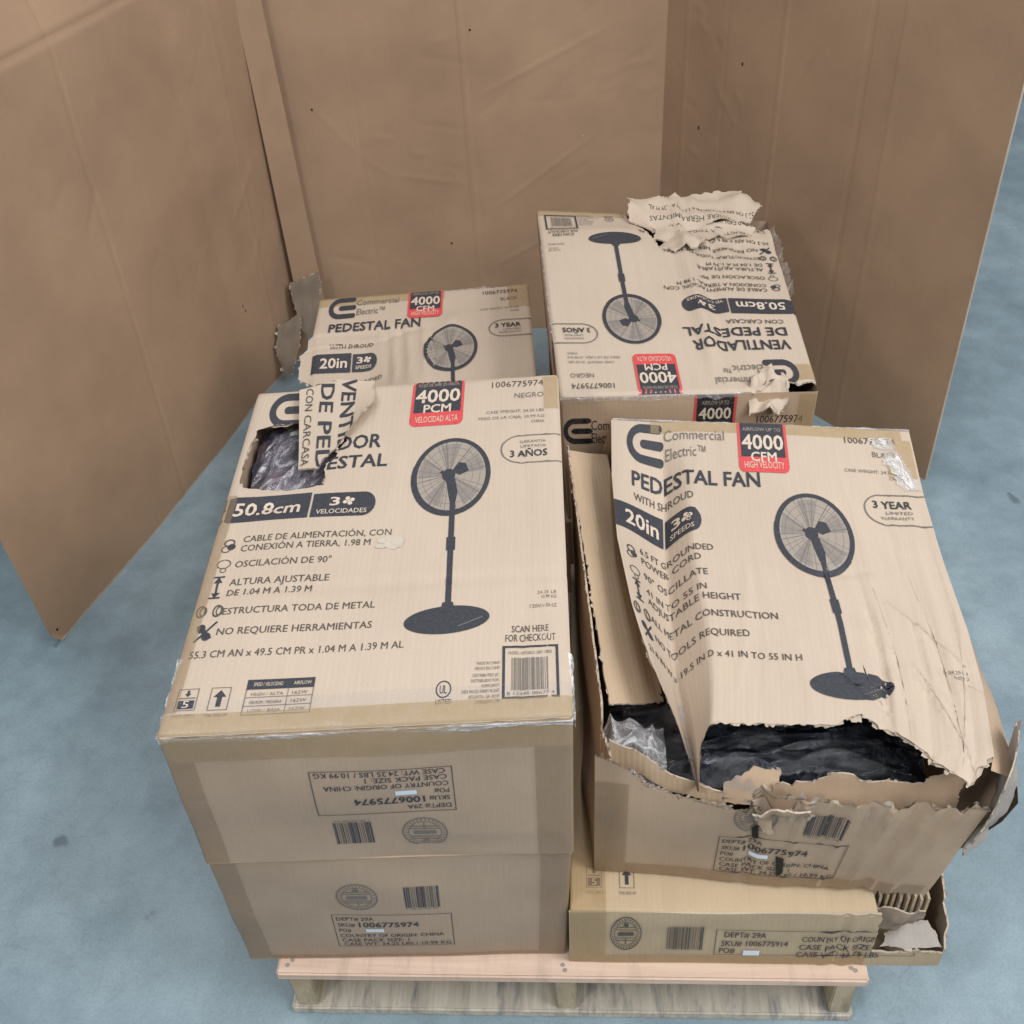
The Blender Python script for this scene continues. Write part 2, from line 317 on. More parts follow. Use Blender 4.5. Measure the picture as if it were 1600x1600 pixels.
class Sheet:
    """corners FL, FR, BR, BL seen from outside; coordinates in metres; disp(u,v)->(du,dv,dz) with u,v in 0..1"""
    def __init__(s, FL, FR, BR, BL, disp=None, roll=None, clip=None, holes=(), fine=None, W=None, L=None):
        s.c = [np.array(p, float) for p in (FL, FR, BR, BL)]
        s.W = W or (np.linalg.norm(s.c[1]-s.c[0])+np.linalg.norm(s.c[2]-s.c[3]))/2
        s.L = L or (np.linalg.norm(s.c[3]-s.c[0])+np.linalg.norm(s.c[2]-s.c[1]))/2
        n = np.cross(s.c[2]-s.c[0], s.c[3]-s.c[1]); s.n = n/np.linalg.norm(n)
        s.disp = disp; s.roll = roll; s.clip = clip; s.holes = holes; s.fine = fine; s.lift = 0.; s.mb = MB()
    def P(s, x, y, off=0.):
        u = x/s.W; v = y/s.L; dz = 0.
        if s.disp: du, dv, dz = s.disp(u, v); uu, vv = u+du, v+dv
        else: uu, vv = u, v
        p = (1-uu)*(1-vv)*s.c[0]+uu*(1-vv)*s.c[1]+uu*vv*s.c[2]+(1-uu)*vv*s.c[3]
        if s.roll:
            l, r, f, b, rad = s.roll
            for on, d in ((l, x), (r, s.W-x), (f, y), (b, s.L-y)):
                if on and d < rad:
                    d = max(d, 0); dz -= rad-math.sqrt(max(0, rad*rad-(rad-d)**2))
        return p+s.n*(dz+off)
    def grid(s, x0, x1, y0, y1, step, mat, off=0., fn=None):
        xs = set(np.linspace(x0, x1, max(2, int((x1-x0)/step)+1))); ys = set(np.linspace(y0, y1, max(2, int((y1-y0)/step)+1)))
        if s.roll:
            rad = s.roll[4]
            for on, c, d in ((s.roll[0], 0, 1), (s.roll[1], s.W, -1)):
                if on: xs |= {c+d*rad*k for k in (.06, .25, .55, 1) if x0 <= c+d*rad*k <= x1}
            for on, c, d in ((s.roll[2], 0, 1), (s.roll[3], s.L, -1)):
                if on: ys |= {c+d*rad*k for k in (.06, .25, .55, 1) if y0 <= c+d*rad*k <= y1}
        xs = sorted(xs); ys = sorted(ys); nx = len(xs)
        V = [s.P(x, y, off+(fn(x, y) if fn else 0)) for y in ys for x in xs]
        U = [(x, y) for y in ys for x in xs]
        F = [(j*nx+i, j*nx+i+1, (j+1)*nx+i+1, (j+1)*nx+i) for j in range(len(ys)-1) for i in range(nx-1)]
        s.mb.add(V, F, mat, U)
    def poly(s, outline, step, mat, off=0., thick=0., rim=None, holes=(), under=None):
        """triangulated outline (metres) with interior points, optional thickness downwards"""
        pts = [Vector(p[:2]) for p in outline]; edges = [(i, (i+1) % len(pts)) for i in range(len(pts))]
        for h in holes:
            o = len(pts); pts += [Vector(p[:2]) for p in h]; edges += [(o+i, o+(i+1) % len(h)) for i in range(len(h))]
        xs = [p[0] for p in outline]; ys = [p[1] for p in outline]
        gp = np.array([(x, y) for y in np.arange(min(ys)+step/2, max(ys), step) for x in np.arange(min(xs)+step/2, max(xs), step)] or [(1e9, 1e9)])
        ok = inmany(gp, outline)
        for h in holes: ok &= ~inmany(gp, h)
        pts += [Vector((x+R.uniform(-1, 1)*step*.12, y+R.uniform(-1, 1)*step*.12)) for x, y in gp[ok]]
        vv, ee, ff, *_ = delaunay_2d_cdt(pts, edges, [], 0, 1e-6)
        cc = np.array([[sum(vv[i].x for i in f)/len(f), sum(vv[i].y for i in f)/len(f)] for f in ff])
        ok = inmany(cc, outline)
        for h in holes: ok &= ~inmany(cc, h)
        tri = [tuple(f) for f, o in zip(ff, ok) if o]
        V = [s.P(p.x, p.y, off) for p in vv]; U = [(p.x, p.y) for p in vv]
        s.mb.add(V, tri, mat, U)
        if thick:
            V2 = [s.P(p.x, p.y, off-thick) for p in vv]
            s.mb.add(V2, [t[::-1] for t in tri], under or mat, U)
            cnt = {}
            for t in tri:
                for a, b in zip(t, t[1:]+t[:1]): cnt[(a, b)] = 1
            rimf = [(a, b) for (a, b) in cnt if (b, a) not in cnt]
            VV = []; UU = []; FF = []
            for a, b in rimf:
                o = len(VV); VV += [V[a], V[b], V2[b], V2[a]]; UU += [U[a], U[b], (U[b][0]+.004, U[b][1]+.004), (U[a][0]+.004, U[a][1]+.004)]; FF.append((o, o+3, o+2, o+1))
            s.mb.add(VV, FF, rim or mat, UU)
        for loop, sg_ in [(outline, 1)]+[(h, -1) for h in holes]:
            ar = sum(loop[i][0]*loop[(i+1) % len(loop)][1]-loop[(i+1) % len(loop)][0]*loop[i][1] for i in range(len(loop)))
            sg = sg_ if ar > 0 else -sg_; VV = []; FF = []; UU = []
            for i, p in enumerate(loop):
                if len(p) < 3 or not p[2] or R.random() > (.40 if sg_ > 0 else .12): continue
                a, b = loop[i-1], loop[(i+1) % len(loop)]; L = math.hypot(b[0]-a[0], b[1]-a[1])
                if L < 1e-5 or L > .06: continue
                tx, ty = (b[0]-a[0])/L, (b[1]-a[1])/L; nx, ny = ty*sg, -tx*sg
                w = R.uniform(.003, .011); l = R.uniform(.001, .0045)*(2.6 if R.random() < .15 else 1); k = R.uniform(-.004, .004); o = len(VV)
                for x, y, z in ((p[0]-tx*w-nx*.003, p[1]-ty*w-ny*.003, -.0015), (p[0]+tx*w-nx*.003, p[1]+ty*w-ny*.003, -.0015), (p[0]+nx*l+tx*(k+w*.5), p[1]+ny*l+ty*(k+w*.5), R.uniform(-.004, .003)), (p[0]+nx*l*.8+tx*(k-w*.4), p[1]+ny*l*.8+ty*(k-w*.4), R.uniform(-.004, .002))):
                    VV.append(s.P(x, y, off+z)); UU.append((x, y))
                FF.append((o, o+1, o+2, o+3))
            if FF: s.mb.add(VV, FF, TORN, UU)
    # ---- printing
    def tris(s, pts, tri, mat, off=.0010):
        P = [tuple(map(float, p)) for p in pts]; T = [tuple(t) for t in tri]
        if s.fine:
            for _ in range(7):
                mid = {}; out = []; done = True
                def M(a, b):
                    k = (a, b) if a < b else (b, a)
                    if k not in mid: mid[k] = len(P); P.append(((P[a][0]+P[b][0])/2, (P[a][1]+P[b][1])/2))
                    return mid[k]
                for a, b, c in T:
                    L = [math.dist(P[a], P[b]), math.dist(P[b], P[c]), math.dist(P[c], P[a])]
                    m = max(L)
                    if m <= s.fine: out.append((a, b, c)); continue
                    done = False; k = L.index(m)
                    if k == 0: q = M(a, b); out += [(a, q, c), (q, b, c)]
                    elif k == 1: q = M(b, c); out += [(b, q, a), (q, c, a)]
                    else: q = M(c, a); out += [(c, q, b), (q, a, b)]
                T = out
                if done: break
        if s.clip or s.holes:
            cc = np.array([[sum(P[i][0] for i in t)/3, sum(P[i][1] for i in t)/3] for t in T]); ok = inmany(cc, s.clip) if s.clip else np.ones(len(T), bool)
            for h in s.holes: ok &= ~inmany(cc, h)
            T = [t for t, o in zip(T, ok) if o]
        if T: s.mb.add([s.P(x, y, off+s.lift+.00012*((i*7919) % 5)*0) for i, (x, y) in enumerate(P)], T, mat, P)
    def text(s, txt, u0, v0, u1, cap, mat=None, bold=1, off=.0010, v1=None, right=False):
        """normalised: baseline start u0,v0 to u1; cap height in v"""
        v, t, asp = text_mesh(txt, bold); v1 = v0 if v1 is None else v1
        pts = [((u0+(u1-u0)*x)*s.W, (v0+(v1-v0)*x+cap*y)*s.L) for x, y in v]
        k = {2: 5, 1: 2}.get(bold, 1); n = len(v)//k; m = len(t)//k
        for q in range(k): s.tris(pts[q*n:(q+1)*n], [tuple(i-q*n for i in x) for x in t[q*m:(q+1)*m]], mat or INK, off+.00007*q)
    def rect(s, u0, v0, u1, v1, mat, off=.0010): s.tris([(u0*s.W, v0*s.L), (u1*s.W, v0*s.L), (u1*s.W, v1*s.L), (u0*s.W, v1*s.L)], [(0, 1, 2), (0, 2, 3)], mat, off)
    def frame(s, u0, v0, u1, v1, t, mat, off=.0010):
        tu = t/s.W; tv = t/s.L
        s.rect(u0, v0, u1, v0+tv, mat, off); s.rect(u0, v1-tv, u1, v1, mat, off); s.rect(u0, v0+tv, u0+tu, v1-tv, mat, off); s.rect(u1-tu, v0+tv, u1, v1-tv, mat, off)
    def fan(s, pts, mat, off=.0010):
        p = [(u*s.W, v*s.L) for u, v in pts]; s.tris(p, [(0, i, i+1) for i in range(1, len(p)-1)], mat, off)
    def ell(s, u, v, ru, rv, mat, off=.0010, n=36, rot=0):
        s.fan([(u+ru*math.cos(a)*math.cos(rot)-rv*math.sin(a)*math.sin(rot)*.7, v+rv*math.sin(a)*math.cos(rot)+ru*math.cos(a)*math.sin(rot)*.7) for a in [2*math.pi*k/n for k in range(n)]], mat, off)
    def ring(s, u, v, ru, rv, k, mat, off=.0010, n=44, a0=0, a1=2*math.pi, kv=None):
        kv = k if kv is None else kv
        A = [a0+(a1-a0)*i/n for i in range(n+1)]
        p = [((u+ru*math.cos(a))*s.W, (v+rv*math.sin(a))*s.L) for a in A]+[((u+ru*k*math.cos(a))*s.W, (v+rv*kv*math.sin(a))*s.L) for a in A]
        t = []
        for i in range(n): t += [(i, i+1, n+2+i), (i, n+2+i, n+1+i)]
        s.tris(p, t, mat, off)
    def line(s, u0, v0, u1, v1, w, mat, off=.0010, w1=None):
        a = np.array([u0*s.W, v0*s.L]); b = np.array([u1*s.W, v1*s.L]); d = b-a; d = d/np.linalg.norm(d); n = np.array([-d[1], d[0]]); w1 = w if w1 is None else w1
        s.tris([a-n*w/2, b-n*w1/2, b+n*w1/2, a+n*w/2], [(0, 1, 2), (0, 2, 3)], mat, off)
    def done(s, name, parent, smooth=True, label=None):
        o = s.mb.build(name, parent, smooth)
        if label: o['label'] = label
        return o

class Rot:
    """prints a design turned by 180 degrees on a sheet"""
    def __init__(s, sh): s.s = sh; s.W = sh.W; s.L = sh.L
    def P(s, *a, **k): return s.s.P(*a, **k)
    def tris(s, pts, tri, mat, off=.0010): s.s.tris([(s.W-p[0], s.L-p[1]) for p in pts], tri, mat, off)
for _n in ('text', 'rect', 'frame', 'fan', 'ell', 'ring', 'line'): setattr(Rot, _n, getattr(Sheet, _n))

# ------------------------------------------------------------------ printed artwork
def fan_art(s, hu, hv, bu, bv, ru=.118, rv=.124):
    """pedestal fan: hub (hu,hv), base centre (bu,bv)"""
    s.ell(hu+.008, hv, ru*.97, rv*.97, GRILLE, .0008)
    rr = random.Random(3)
    for k in range(34):
        a = 2*math.pi*k/34+rr.uniform(-.04, .04)
        s.line(hu, hv, hu+.008+ru*.93*math.cos(a), hv+rv*.93*math.sin(a), .0012, INKG if k % 3 else FAINT, .0010)
    for k in range(5):                                   # blades seen through the grille
        a = 2*math.pi*k/5+.4
        pts = [(hu, hv)]+[(hu+.008+ru*.84*math.cos(a+t), hv+rv*.84*math.sin(a+t)) for t in (-.30, -.15, 0, .15, .30)]
        s.fan(pts, BLADE, .0009)
    for q in (.35, .55, .74): s.ring(hu+.008, hv, ru*q, rv*q, .985, INKG, .0011)
    for k in range(8):
        a = 2*math.pi*k/8+.2; s.line(hu, hv, hu+.008+ru*.94*math.cos(a), hv+rv*.94*math.sin(a), .0022, INKG, .0011)
    s.ring(hu+.008, hv, ru, rv, .875, INK, .0012, kv=.90); s.ring(hu+.006, hv-.004, ru*1.005, rv*1.0, .90, INK, .0012, a0=math.pi*.9, a1=math.pi*1.8)
    s.ell(hu, hv, .020, .020, INK, .0013); s.line(hu-.025, hv+.012, hu+.012, hv-.006, .008, INK, .0013)
    s.fan([(hu+.010, hv+.012), (hu+.028, hv+.040), (hu+.050, hv+.036), (hu+.060, hv+.010), (hu+.032, hv-.002)], INK, .0013)
    pu = hu+.016
    s.fan([(hu-.008, hv-.012), (hu+.020, hv-.012), (pu+.014, hv-.055), (pu+.010, hv-.085), (pu-.008, hv-.085)], INK, .0013)
    s.line(pu, hv-.05, bu+.001, bv+.03, .0105, INK, .0013)
    mu, mv = pu+(bu-pu)*.48, hv-.05+(bv+.03-hv+.05)*.48
    s.line(mu, mv+.020, mu+.001, mv-.018, .0165, INK, .0014)
    s.ell(bu, bv, .112, .035, INK, .0012, rot=.05)
    s.line(bu, bv+.045, bu, bv+.02, .018, INK, .0014, .026)
    s.line(bu+.03, bv-.018, bu+.095, bv+.003, .0018, INKG, .0014)

def logo(s, u, v, w=.118, h=.125, mat=None):
    """open C with a bar, drawn from its left edge u and its bottom v"""
    m = mat or INK; t = h*.215; r = h/2; cu = u+w*.46
    k = (h-2*t)/h
    s.ring(cu, v+r, w*.46, r, .62, m, a0=math.pi/2, a1=math.pi*1.5, kv=k)
    s.rect(cu, v+h-t, u+w*.96, v+h, m); s.rect(cu, v, u+w, v+t, m); s.rect(u+w*.50, v+r-t*.5, u+w, v+r+t*.5, m)
    for e, vv in ((u+w*.96, v+h-t/2), (u+w, v+t/2), (u+w, v+r)): s.ell(e, vv, t*.42, t*.5, m)
    s.ell(u+w*.50, v+r, t*.42, t*.5, m)

def tag(s, u0, u1, v0, v1, w1, w2, w3, w0):
    s.rect(u0, v0+.02, u1, v1, RED, .0010); s.rect(u0+.02, v0, u1-.02, v0+.02, RED, .0010)
    s.ell(u0+.02, v0+.02, .02, .02, RED); s.ell(u1-.02, v0+.02, .02, .02, RED)
    b = v0+.050
    s.rect(u0+.009, b, u1-.009, v1, INK, .0013)
    w = u1-u0
    s.text(w0, u0+.018, v1-.027, u1-.018, .012, FAINT, 0, .0016)
    s.text(w1, u0+.014, v1-.090, u1-.014, .050, KNOCK, 2, .0016)
    s.text(w2, u0+w*.25, v1-.130, u1-w*.24, .031, KNOCK, 2, .0016)
    s.text(w3, u0+.018, v0+.013, u1-.016, .022, KNOCK, 0, .0016)

def pill(s, u0, v0, v1, lines, end=.999):
    r = (v1-v0)/2; ru = r*.95*s.L/s.W
    s.ring(u0+ru, v0+r, ru, r, .93, INKG, a0=math.pi/2, a1=1.5*math.pi, n=22)
    s.rect(u0+ru, v1-.0035, end, v1, INKG); s.rect(u0+ru, v0, end, v0+.0035, INKG)
    for t, a, b, v, c, m, bo in lines: s.text(t, a, v, b, c, m, bo)

def fan_icon(s, u, v):
    for k in range(4):
        a = k*math.pi/2+.4; s.ell(u+.011*math.cos(a), v+.0085*math.sin(a), .007, .0055, KNOCK, .0014, 12)
    s.ell(u, v, .004, .003, KNOCK, .0014, 10)
def icon_s(s, u, v):                                   # stacking limit pictogram
    s.frame(u, v, u+.052, v+.048, .0014, INKG); s.rect(u+.006, v+.004, u+.046, v+.022, INK, .0010)
    s.text('5', u+.018, v+.006, u+.034, .015, KNOCK, 1, .0014); s.rect(u+.006, v+.026, u+.046, v+.0285, INKG)
    s.fan([(u+.026, v+.030), (u+.034, v+.037), (u+.018, v+.037)], INK); s.rect(u+.023, v+.037, u+.029, v+.044, INK)
    s.text('STACK LIMIT 5', u-.002, v-.014, u+.056, .007, INKG, 0)
def icon_up(s, u, v):
    s.frame(u, v, u+.050, v+.050, .0014, INKG)
    s.fan([(u+.025, v+.044), (u+.009, v+.029), (u+.041, v+.029)], INK); s.rect(u+.019, v+.008, u+.031, v+.029, INK)
    s.text('THIS SIDE UP', u-.003, v-.014, u+.054, .007, INKG, 0)

def barcode(s, u0, v0, u1, v1, mat, seed=1, off=.0011, n=60):
    r = random.Random(seed); x = u0; w = (u1-u0)
    ws = [r.choice((1, 1, 2, 3))*(1 if k % 2 else 1.15) for k in range(n)]; T = sum(ws)
    for k, q in enumerate(ws):
        d = q/T*w
        if k % 2 == 0: s.rect(x, v0, x+d, v1, mat, off)
        x += d

def checkout(s):
    s.text('SCAN HERE', .853, .190, .947, .016, INKB); s.text('FOR CHECKOUT', .837, .168, .964, .017, INKB)
    s.frame(.830, .040, .970, .158, .0045, INK); s.text('MODEL / MODELO: 2007-18BLK', .845, .138, .955, .007, INKG, 0)
    barcode(s, .853, .058, .944, .130, INKG, 4); s.text('8 12345 00677 4', .842, .048, .958, .007, INKG, 0)
    for k, t in enumerate(('MADE IN CHINA', 'HECHO EN CHINA', 'DISTRIBUTED BY:', 'DISTRIBUIDO POR:', 'HOME DEPOT', '2455 PACES FERRY ROAD', 'ATLANTA, GA 30339', 'HOMEDEPOT.COM')):
        L = len(t)*.0044; s.text(t, .824-L, .117-k*.0115-(.004 if k > 1 else 0), .824, .007, INKG, 0)
    s.ring(.687, .067, .0190, .0185, .86, INK); s.text('UL', .678, .058, .695, .018, INK, 1); s.text('LISTED', .669, .036, .708, .010, INK, 0)
    s.text('24.25 LB', .920, .284, .970, .008, INKG, 0); s.text('10.99 KG', .930, .272, .970, .008, INKG, 0); s.text('120V/60HZ', .900, .249, .970, .009, INKG, 0)

def table_block(s):
    u0, u1, v0, v1 = .195, .364, .034, .112
    s.frame(u0, v0, u1, v1, .0014, INKG); s.rect(u0, .090, u1, v1, INK, .0011)
    for v in (.072, .053): s.rect(u0, v, u1, v+.0014, INKG)
    s.rect(.300, v0, .3015, .09, INKG)
    s.text('SPEED / VELOCIDAD', .212, .097, .285, .008, KNOCK, 0, .0015); s.text('AIRFLOW', .312, .097, .356, .008, KNOCK, 0, .0015)
    for v, t in ((.076, 'HIGH / ALTA'), (.058, 'MEDIUM / MEDIANA'), (.040, 'LOW / BAJA')):
        s.text(t, .21, v, .29, .007, INKG, 0); s.text('162W', .312, v, .350, .008, INKG, 0)

def bullets(s, rows):
    for t, u0, v0, u1, c in rows: s.text(t, u0, v0, u1, c, INKB, 1)
def icons(s, vs, u=.050):
    a, b, c, d, e = vs
    s.ring(u, a+.006, .016, .011, .70, INKB); s.ell(u+.008, a-.006, .012, .009, INK); s.ring(u-.006, a-.012, .014, .010, .72, INKB)
    s.ring(u, b+.003, .020, .013, .84, INKB); s.ring(u+.002, b-.014, .009, .007, .72, INKB)
    s.rect(u-.018, c+.026, u+.014, c+.030, INK); s.rect(u-.018, c-.030, u+.014, c-.026, INK); s.rect(u-.005, c-.026, u+.001, c+.026, INK); s.fan([(u-.014, c+.012), (u-.002, c+.028), (u+.010, c+.012)], INK); s.fan([(u-.014, c-.012), (u-.002, c-.028), (u+.010, c-.012)], INK)
    for q in (-.026, .018): s.ring(u+q, d, .013, .016, .72, INKB); s.ring(u+q+.006, d, .010, .013, .7, INKB)
    s.line(u-.022, e-.022, u+.026, e+.026, .004, INK); s.line(u-.02, e+.018, u+.016, e-.016, .009, INK); s.ell(u-.012, e+.010, .011, .011, INK); s.ell(u+.006, e-.010, .012, .010, INK)

def art_es(s):
    tag(s, .522, .692, .822, 1.0, '4000', 'PCM', 'VELOCIDAD ALTA', 'FLUJO DE AIRE DE HASTA')
    s.text('1006775974', .782, .953, .950, .023, INKB, 0); s.text('NEGRO', .856, .908, .950, .019, INKG, 0)
    s.text('CASE WEIGHT: 24.25 LBS', .767, .852, .950, .010, INKG, 0); s.text('PESO DE LA CAJA: 10.99 KG', .743, .830, .951, .010, INKG, 0); s.text('CHINA', .909, .811, .950, .010, INKG, 0)
    pill(s, .814, .671, .768, [('GARANTÍA', .873, .953, .740, .009, INKG, 0), ('LIMITADA', .876, .953, .724, .009, INKG, 0), ('3 AÑOS', .844, .956, .693, .022, INK, 2)])
    fan_art(s, .660, .648, .683, .230)
    logo(s, .059, .858); s.text('Commercial', .190, .938, .385, .032, INKG, 0); s.text('Electric™', .190, .880, .345, .034, INKG, 0)
    s.text('VENTILADOR', .060, .758, .440, .048, INK, 2); s.text('DE PEDESTAL', .060, .691, .468, .043, INK, 2); s.text('CON CARCASA', .060, .648, .288, .021, INKB, 1)
    s.rect(0, .533, .258, .614, INK, .0010); s.text('50.8cm', .036, .553, .230, .041, KNOCK, 2, .0014)
    s.rect(.265, .533, .415, .608, INK, .0010); s.ell(.415, .5705, .036, .0375, INK); s.text('3', .318, .567, .345, .026, KNOCK, 2, .0014); s.text('VELOCIDADES', .281, .542, .428, .014, KNOCK, 1, .0014)
    fan_icon(s, .372, .580)
    bullets(s, [('CABLE DE ALIMENTACIÓN, CON', .088, .471, .509, .018), ('CONEXIÓN A TIERRA, 1.98 M', .087, .444, .453, .018), ('OSCILACIÓN DE 90°', .083, .399, .351, .018),
                ('ALTURA AJUSTABLE', .081, .349, .354, .018), ('DE 1.04 M A 1.39 M', .081, .322, .311, .018), ('ESTRUCTURA TODA DE METAL', .083, .273, .489, .017),
                ('NO REQUIERE HERRAMIENTAS', .082, .222, .488, .017), ('55.3 CM AN x 49.5 CM PR x 1.04 M A 1.39 M AL', .026, .168, .577, .017)])
    icons(s, (.466, .408, .347, .284, .230))
    icon_s(s, .026, .050); icon_up(s, .108, .048); table_block(s); checkout(s)

def art_en(s):
    tag(s, .43, .592, .835, 1.0, '4000', 'CFM', 'HIGH VELOCITY', 'AIRFLOW UP TO')
    s.text('1006775974', .782, .948, .945, .021, INKB, 0); s.text('BLACK', .865, .905, .945, .018, INKG, 0)
    s.text('CASE WEIGHT: 24.25 LBS', .767, .852, .948, .010, INKG, 0); s.text('CHINA', .905, .832, .948, .010, INKG, 0)
    pill(s, .805, .690, .785, [('3 YEAR', .835, .950, .742, .022, INK, 2), ('LIMITED', .870, .950, .724, .009, INKG, 0), ('WARRANTY', .850, .950, .708, .009, INKG, 0)])
    fan_art(s, .628, .648, .655, .232)
    logo(s, .055, .865); s.text('Commercial', .185, .938, .385, .034, INKG, 0); s.text('Electric™', .190, .880, .322, .036, INKG, 0)
    s.text('PEDESTAL FAN', .072, .788, .492, .046, INK, 2); s.text('WITH SHROUD', .075, .744, .275, .022, INKB, 1)
    s.rect(0, .640, .178, .722, INK, .0010); s.text('20in', .040, .660, .160, .043, KNOCK, 2, .0014)
    s.rect(.185, .640, .262, .716, INK, .0010); s.ell(.262, .678, .034, .038, INK); s.text('3', .205, .676, .23, .026, KNOCK, 2, .0014); s.text('SPEEDS', .200, .652, .272, .014, KNOCK, 1, .0014)
    fan_icon(s, .252, .689)
    bullets(s, [('6.5 FT GROUNDED', .085, .585, .325, .018), ('POWER CORD', .085, .556, .285, .018), ('90° OSCILLATE', .085, .512, .300, .018), ('41 IN TO 55 IN', .085, .470, .290, .017),
                ('ADJUSTABLE HEIGHT', .085, .442, .385, .018), ('ALL METAL CONSTRUCTION', .085, .394, .480, .018), ('NO TOOLS REQUIRED', .085, .342, .395, .018), ('21.8 IN W x 19.5 IN D x 41 IN TO 55 IN H', .026, .285, .530, .017)])
    icons(s, (.575, .512, .458, .398, .345), .048)
    s.text('24.25 LB', .920, .284, .970, .008, INKG, 0); s.text('10.99 KG', .930, .272, .970, .008, INKG, 0)

def seal(s, u, v, ru, rv, mat=None):
    m = mat or INKG
    s.ring(u, v, ru, rv, .94, m); s.ring(u, v, ru*.74, rv*.74, .95, m)
    for k in range(30):
        a = 2*math.pi*k/30; s.line(u+ru*.79*math.cos(a), v+rv*.79*math.sin(a), u+ru*.90*math.cos(a), v+rv*.90*math.sin(a), .0021, m)
    for q in (-.42, -.26, .26, .42): w = math.sqrt(1-q*q)*.66; s.line(u-ru*w, v+rv*q, u+ru*w, v+rv*q, .0028, m)
    s.rect(u-ru*.5, v-rv*.12, u+ru*.5, v+rv*.10, m)
    s.line(u, v-rv*.65, u, v-rv*.3, .0022, m); s.ell(u, v+rv*.55, ru*.16, rv*.12, m)

def art_front(s, du=0., dv=0., bold=1, num='1006775974', wt='CASE WT: 24.25 LBS / 10.99 KG'):
    seal(s, .390+du, .680+dv, .060, .128); barcode(s, .527+du, .570+dv, .628+du, .760+dv, INK, 9, n=44)
    s.text('1 00 67759 74', .530+du, .548+dv, .620+du, .016, INKG, 0)
    s.frame(.300+du, .168+dv, .657+du, .500+dv, .0016, INKB)
    s.text('DEPT# 29A', .312+du, .440+dv, .424+du, .034, INK, bold); s.text('SKU#', .313+du, .380+dv, .365+du, .034, INK, bold); s.text(num, .377+du, .375+dv, .556+du, .047, INK, 2)
    s.text('PO#', .313+du, .326+dv, .350+du, .034, INK, bold); s.rect(.395+du, .326+dv, .449+du, .358+dv, WHITE, .0012)
    s.text('COUNTRY OF ORIGIN: CHINA', .313+du, .272+dv, .628+du, .034, INK, bold); s.text('CASE PACK SIZE: 1', .315+du, .224+dv, .520+du, .034, INK, bold); s.text(wt, .318+du, .180+dv, .646+du, .034, INK, bold)

# ------------------------------------------------------------------ crumple helpers
def folds(lines, low=0.0, seed=0):
    """lines: (u0,v0,u1,v1,amp,width) ridges in 0..1 space; returns disp"""
    def d(u, v):
        z = 0.
        for u0, v0, u1, v1, a, w in lines:
            du, dv = u1-u0, v1-v0; L2 = du*du+dv*dv; t = ((u-u0)*du+(v-v0)*dv)/L2
            tt = max(0., min(1., t)); q = math.hypot(u-u0-du*tt, v-v0-dv*tt)
            if q < w: z += a*(1-q/w)**1.4*(1-.5*abs(2*tt-1)**4)
        if low:
            e = min(1, 6*u, 6*(1-u), 6*v, 6*(1-v)); e = max(0, e)
            z += low*e*nz(u*2.3, v*2.3, seed)
            z += low*.25*e*nz(u*7, v*7, seed+3)
        return 0., 0., z
    return d

def A(*p): return np.array(p, float)

def carton(name, label, cat, group, top, bot, top_disp=None, r=.006, step=.03, top_mat=None, side_mat=None, top_holes=(), top_clip=None, which='FBLRTU', front_disp=None, fine=None):
    """top, bot: four corners FL FR BR BL. returns (root, dict of sheets) still to be printed on and finished"""
    top = [A(*p) for p in top]; bot = [A(*p) for p in bot]
    c = sum(bot)/4; root = thing(name, label, cat, tuple(c), group)
    sh = {}
    dn = A(0, 0, -r)
    tm = top_mat or CARD; smt = side_mat or CARD_SIDE
    if 'T' in which: sh['T'] = Sheet(*top, disp=top_disp, roll=(1, 1, 1, 1, r), fine=fine, clip=top_clip, holes=top_holes)
    FLt, FRt, BRt, BLt = [p+dn for p in top]; FLb, FRb, BRb, BLb = bot
    if 'F' in which: sh['F'] = Sheet(FLb, FRb, FRt, FLt, roll=(1, 1, 0, 0, r), disp=front_disp, fine=fine)
    def inset(a, b): d = b-a; return a+d/np.linalg.norm(d)*r
    if 'R' in which: sh['R'] = Sheet(inset(FRb, BRb), inset(BRb, FRb), inset(BRt, FRt), inset(FRt, BRt))
    if 'L' in which: sh['L'] = Sheet(inset(BLb, FLb), inset(FLb, BLb), inset(FLt, BLt), inset(BLt, FLt))
    if 'B' in which: sh['B'] = Sheet(BRb, BLb, BLt, BRt, roll=(1, 1, 0, 0, r))
    if 'U' in which: sh['U'] = Sheet(BLb, BRb, FRb, FLb)
    for k, q in sh.items():
        if k == 'T' and (top_holes or top_clip): continue
        q.grid(0, q.W, 0, q.L, step if k in 'TF' else .08, tm if k == 'T' else smt)
    return root, sh
PART = {'T': 'top_panel', 'F': 'front_panel', 'R': 'side_panel', 'L': 'side_panel', 'B': 'back_panel', 'U': 'base_panel'}
def finish(root, sh, labels={}):
    for k, q in sh.items(): q.done(PART[k], root, True, labels.get(k))

def tape(root, pieces, mat=None, name='packing_tape'):
    """pieces: (sheet, u0,v0,u1,v1) laid together as one strip"""
    mb = MB()
    for s, u0, v0, u1, v1 in pieces:
        keep = s.mb; s.mb = mb; s.grid(u0*s.W, u1*s.W, v0*s.L, v1*s.L, .02, mat or TAPE, .0018); s.mb = keep
    return mb.build(name, root, True)

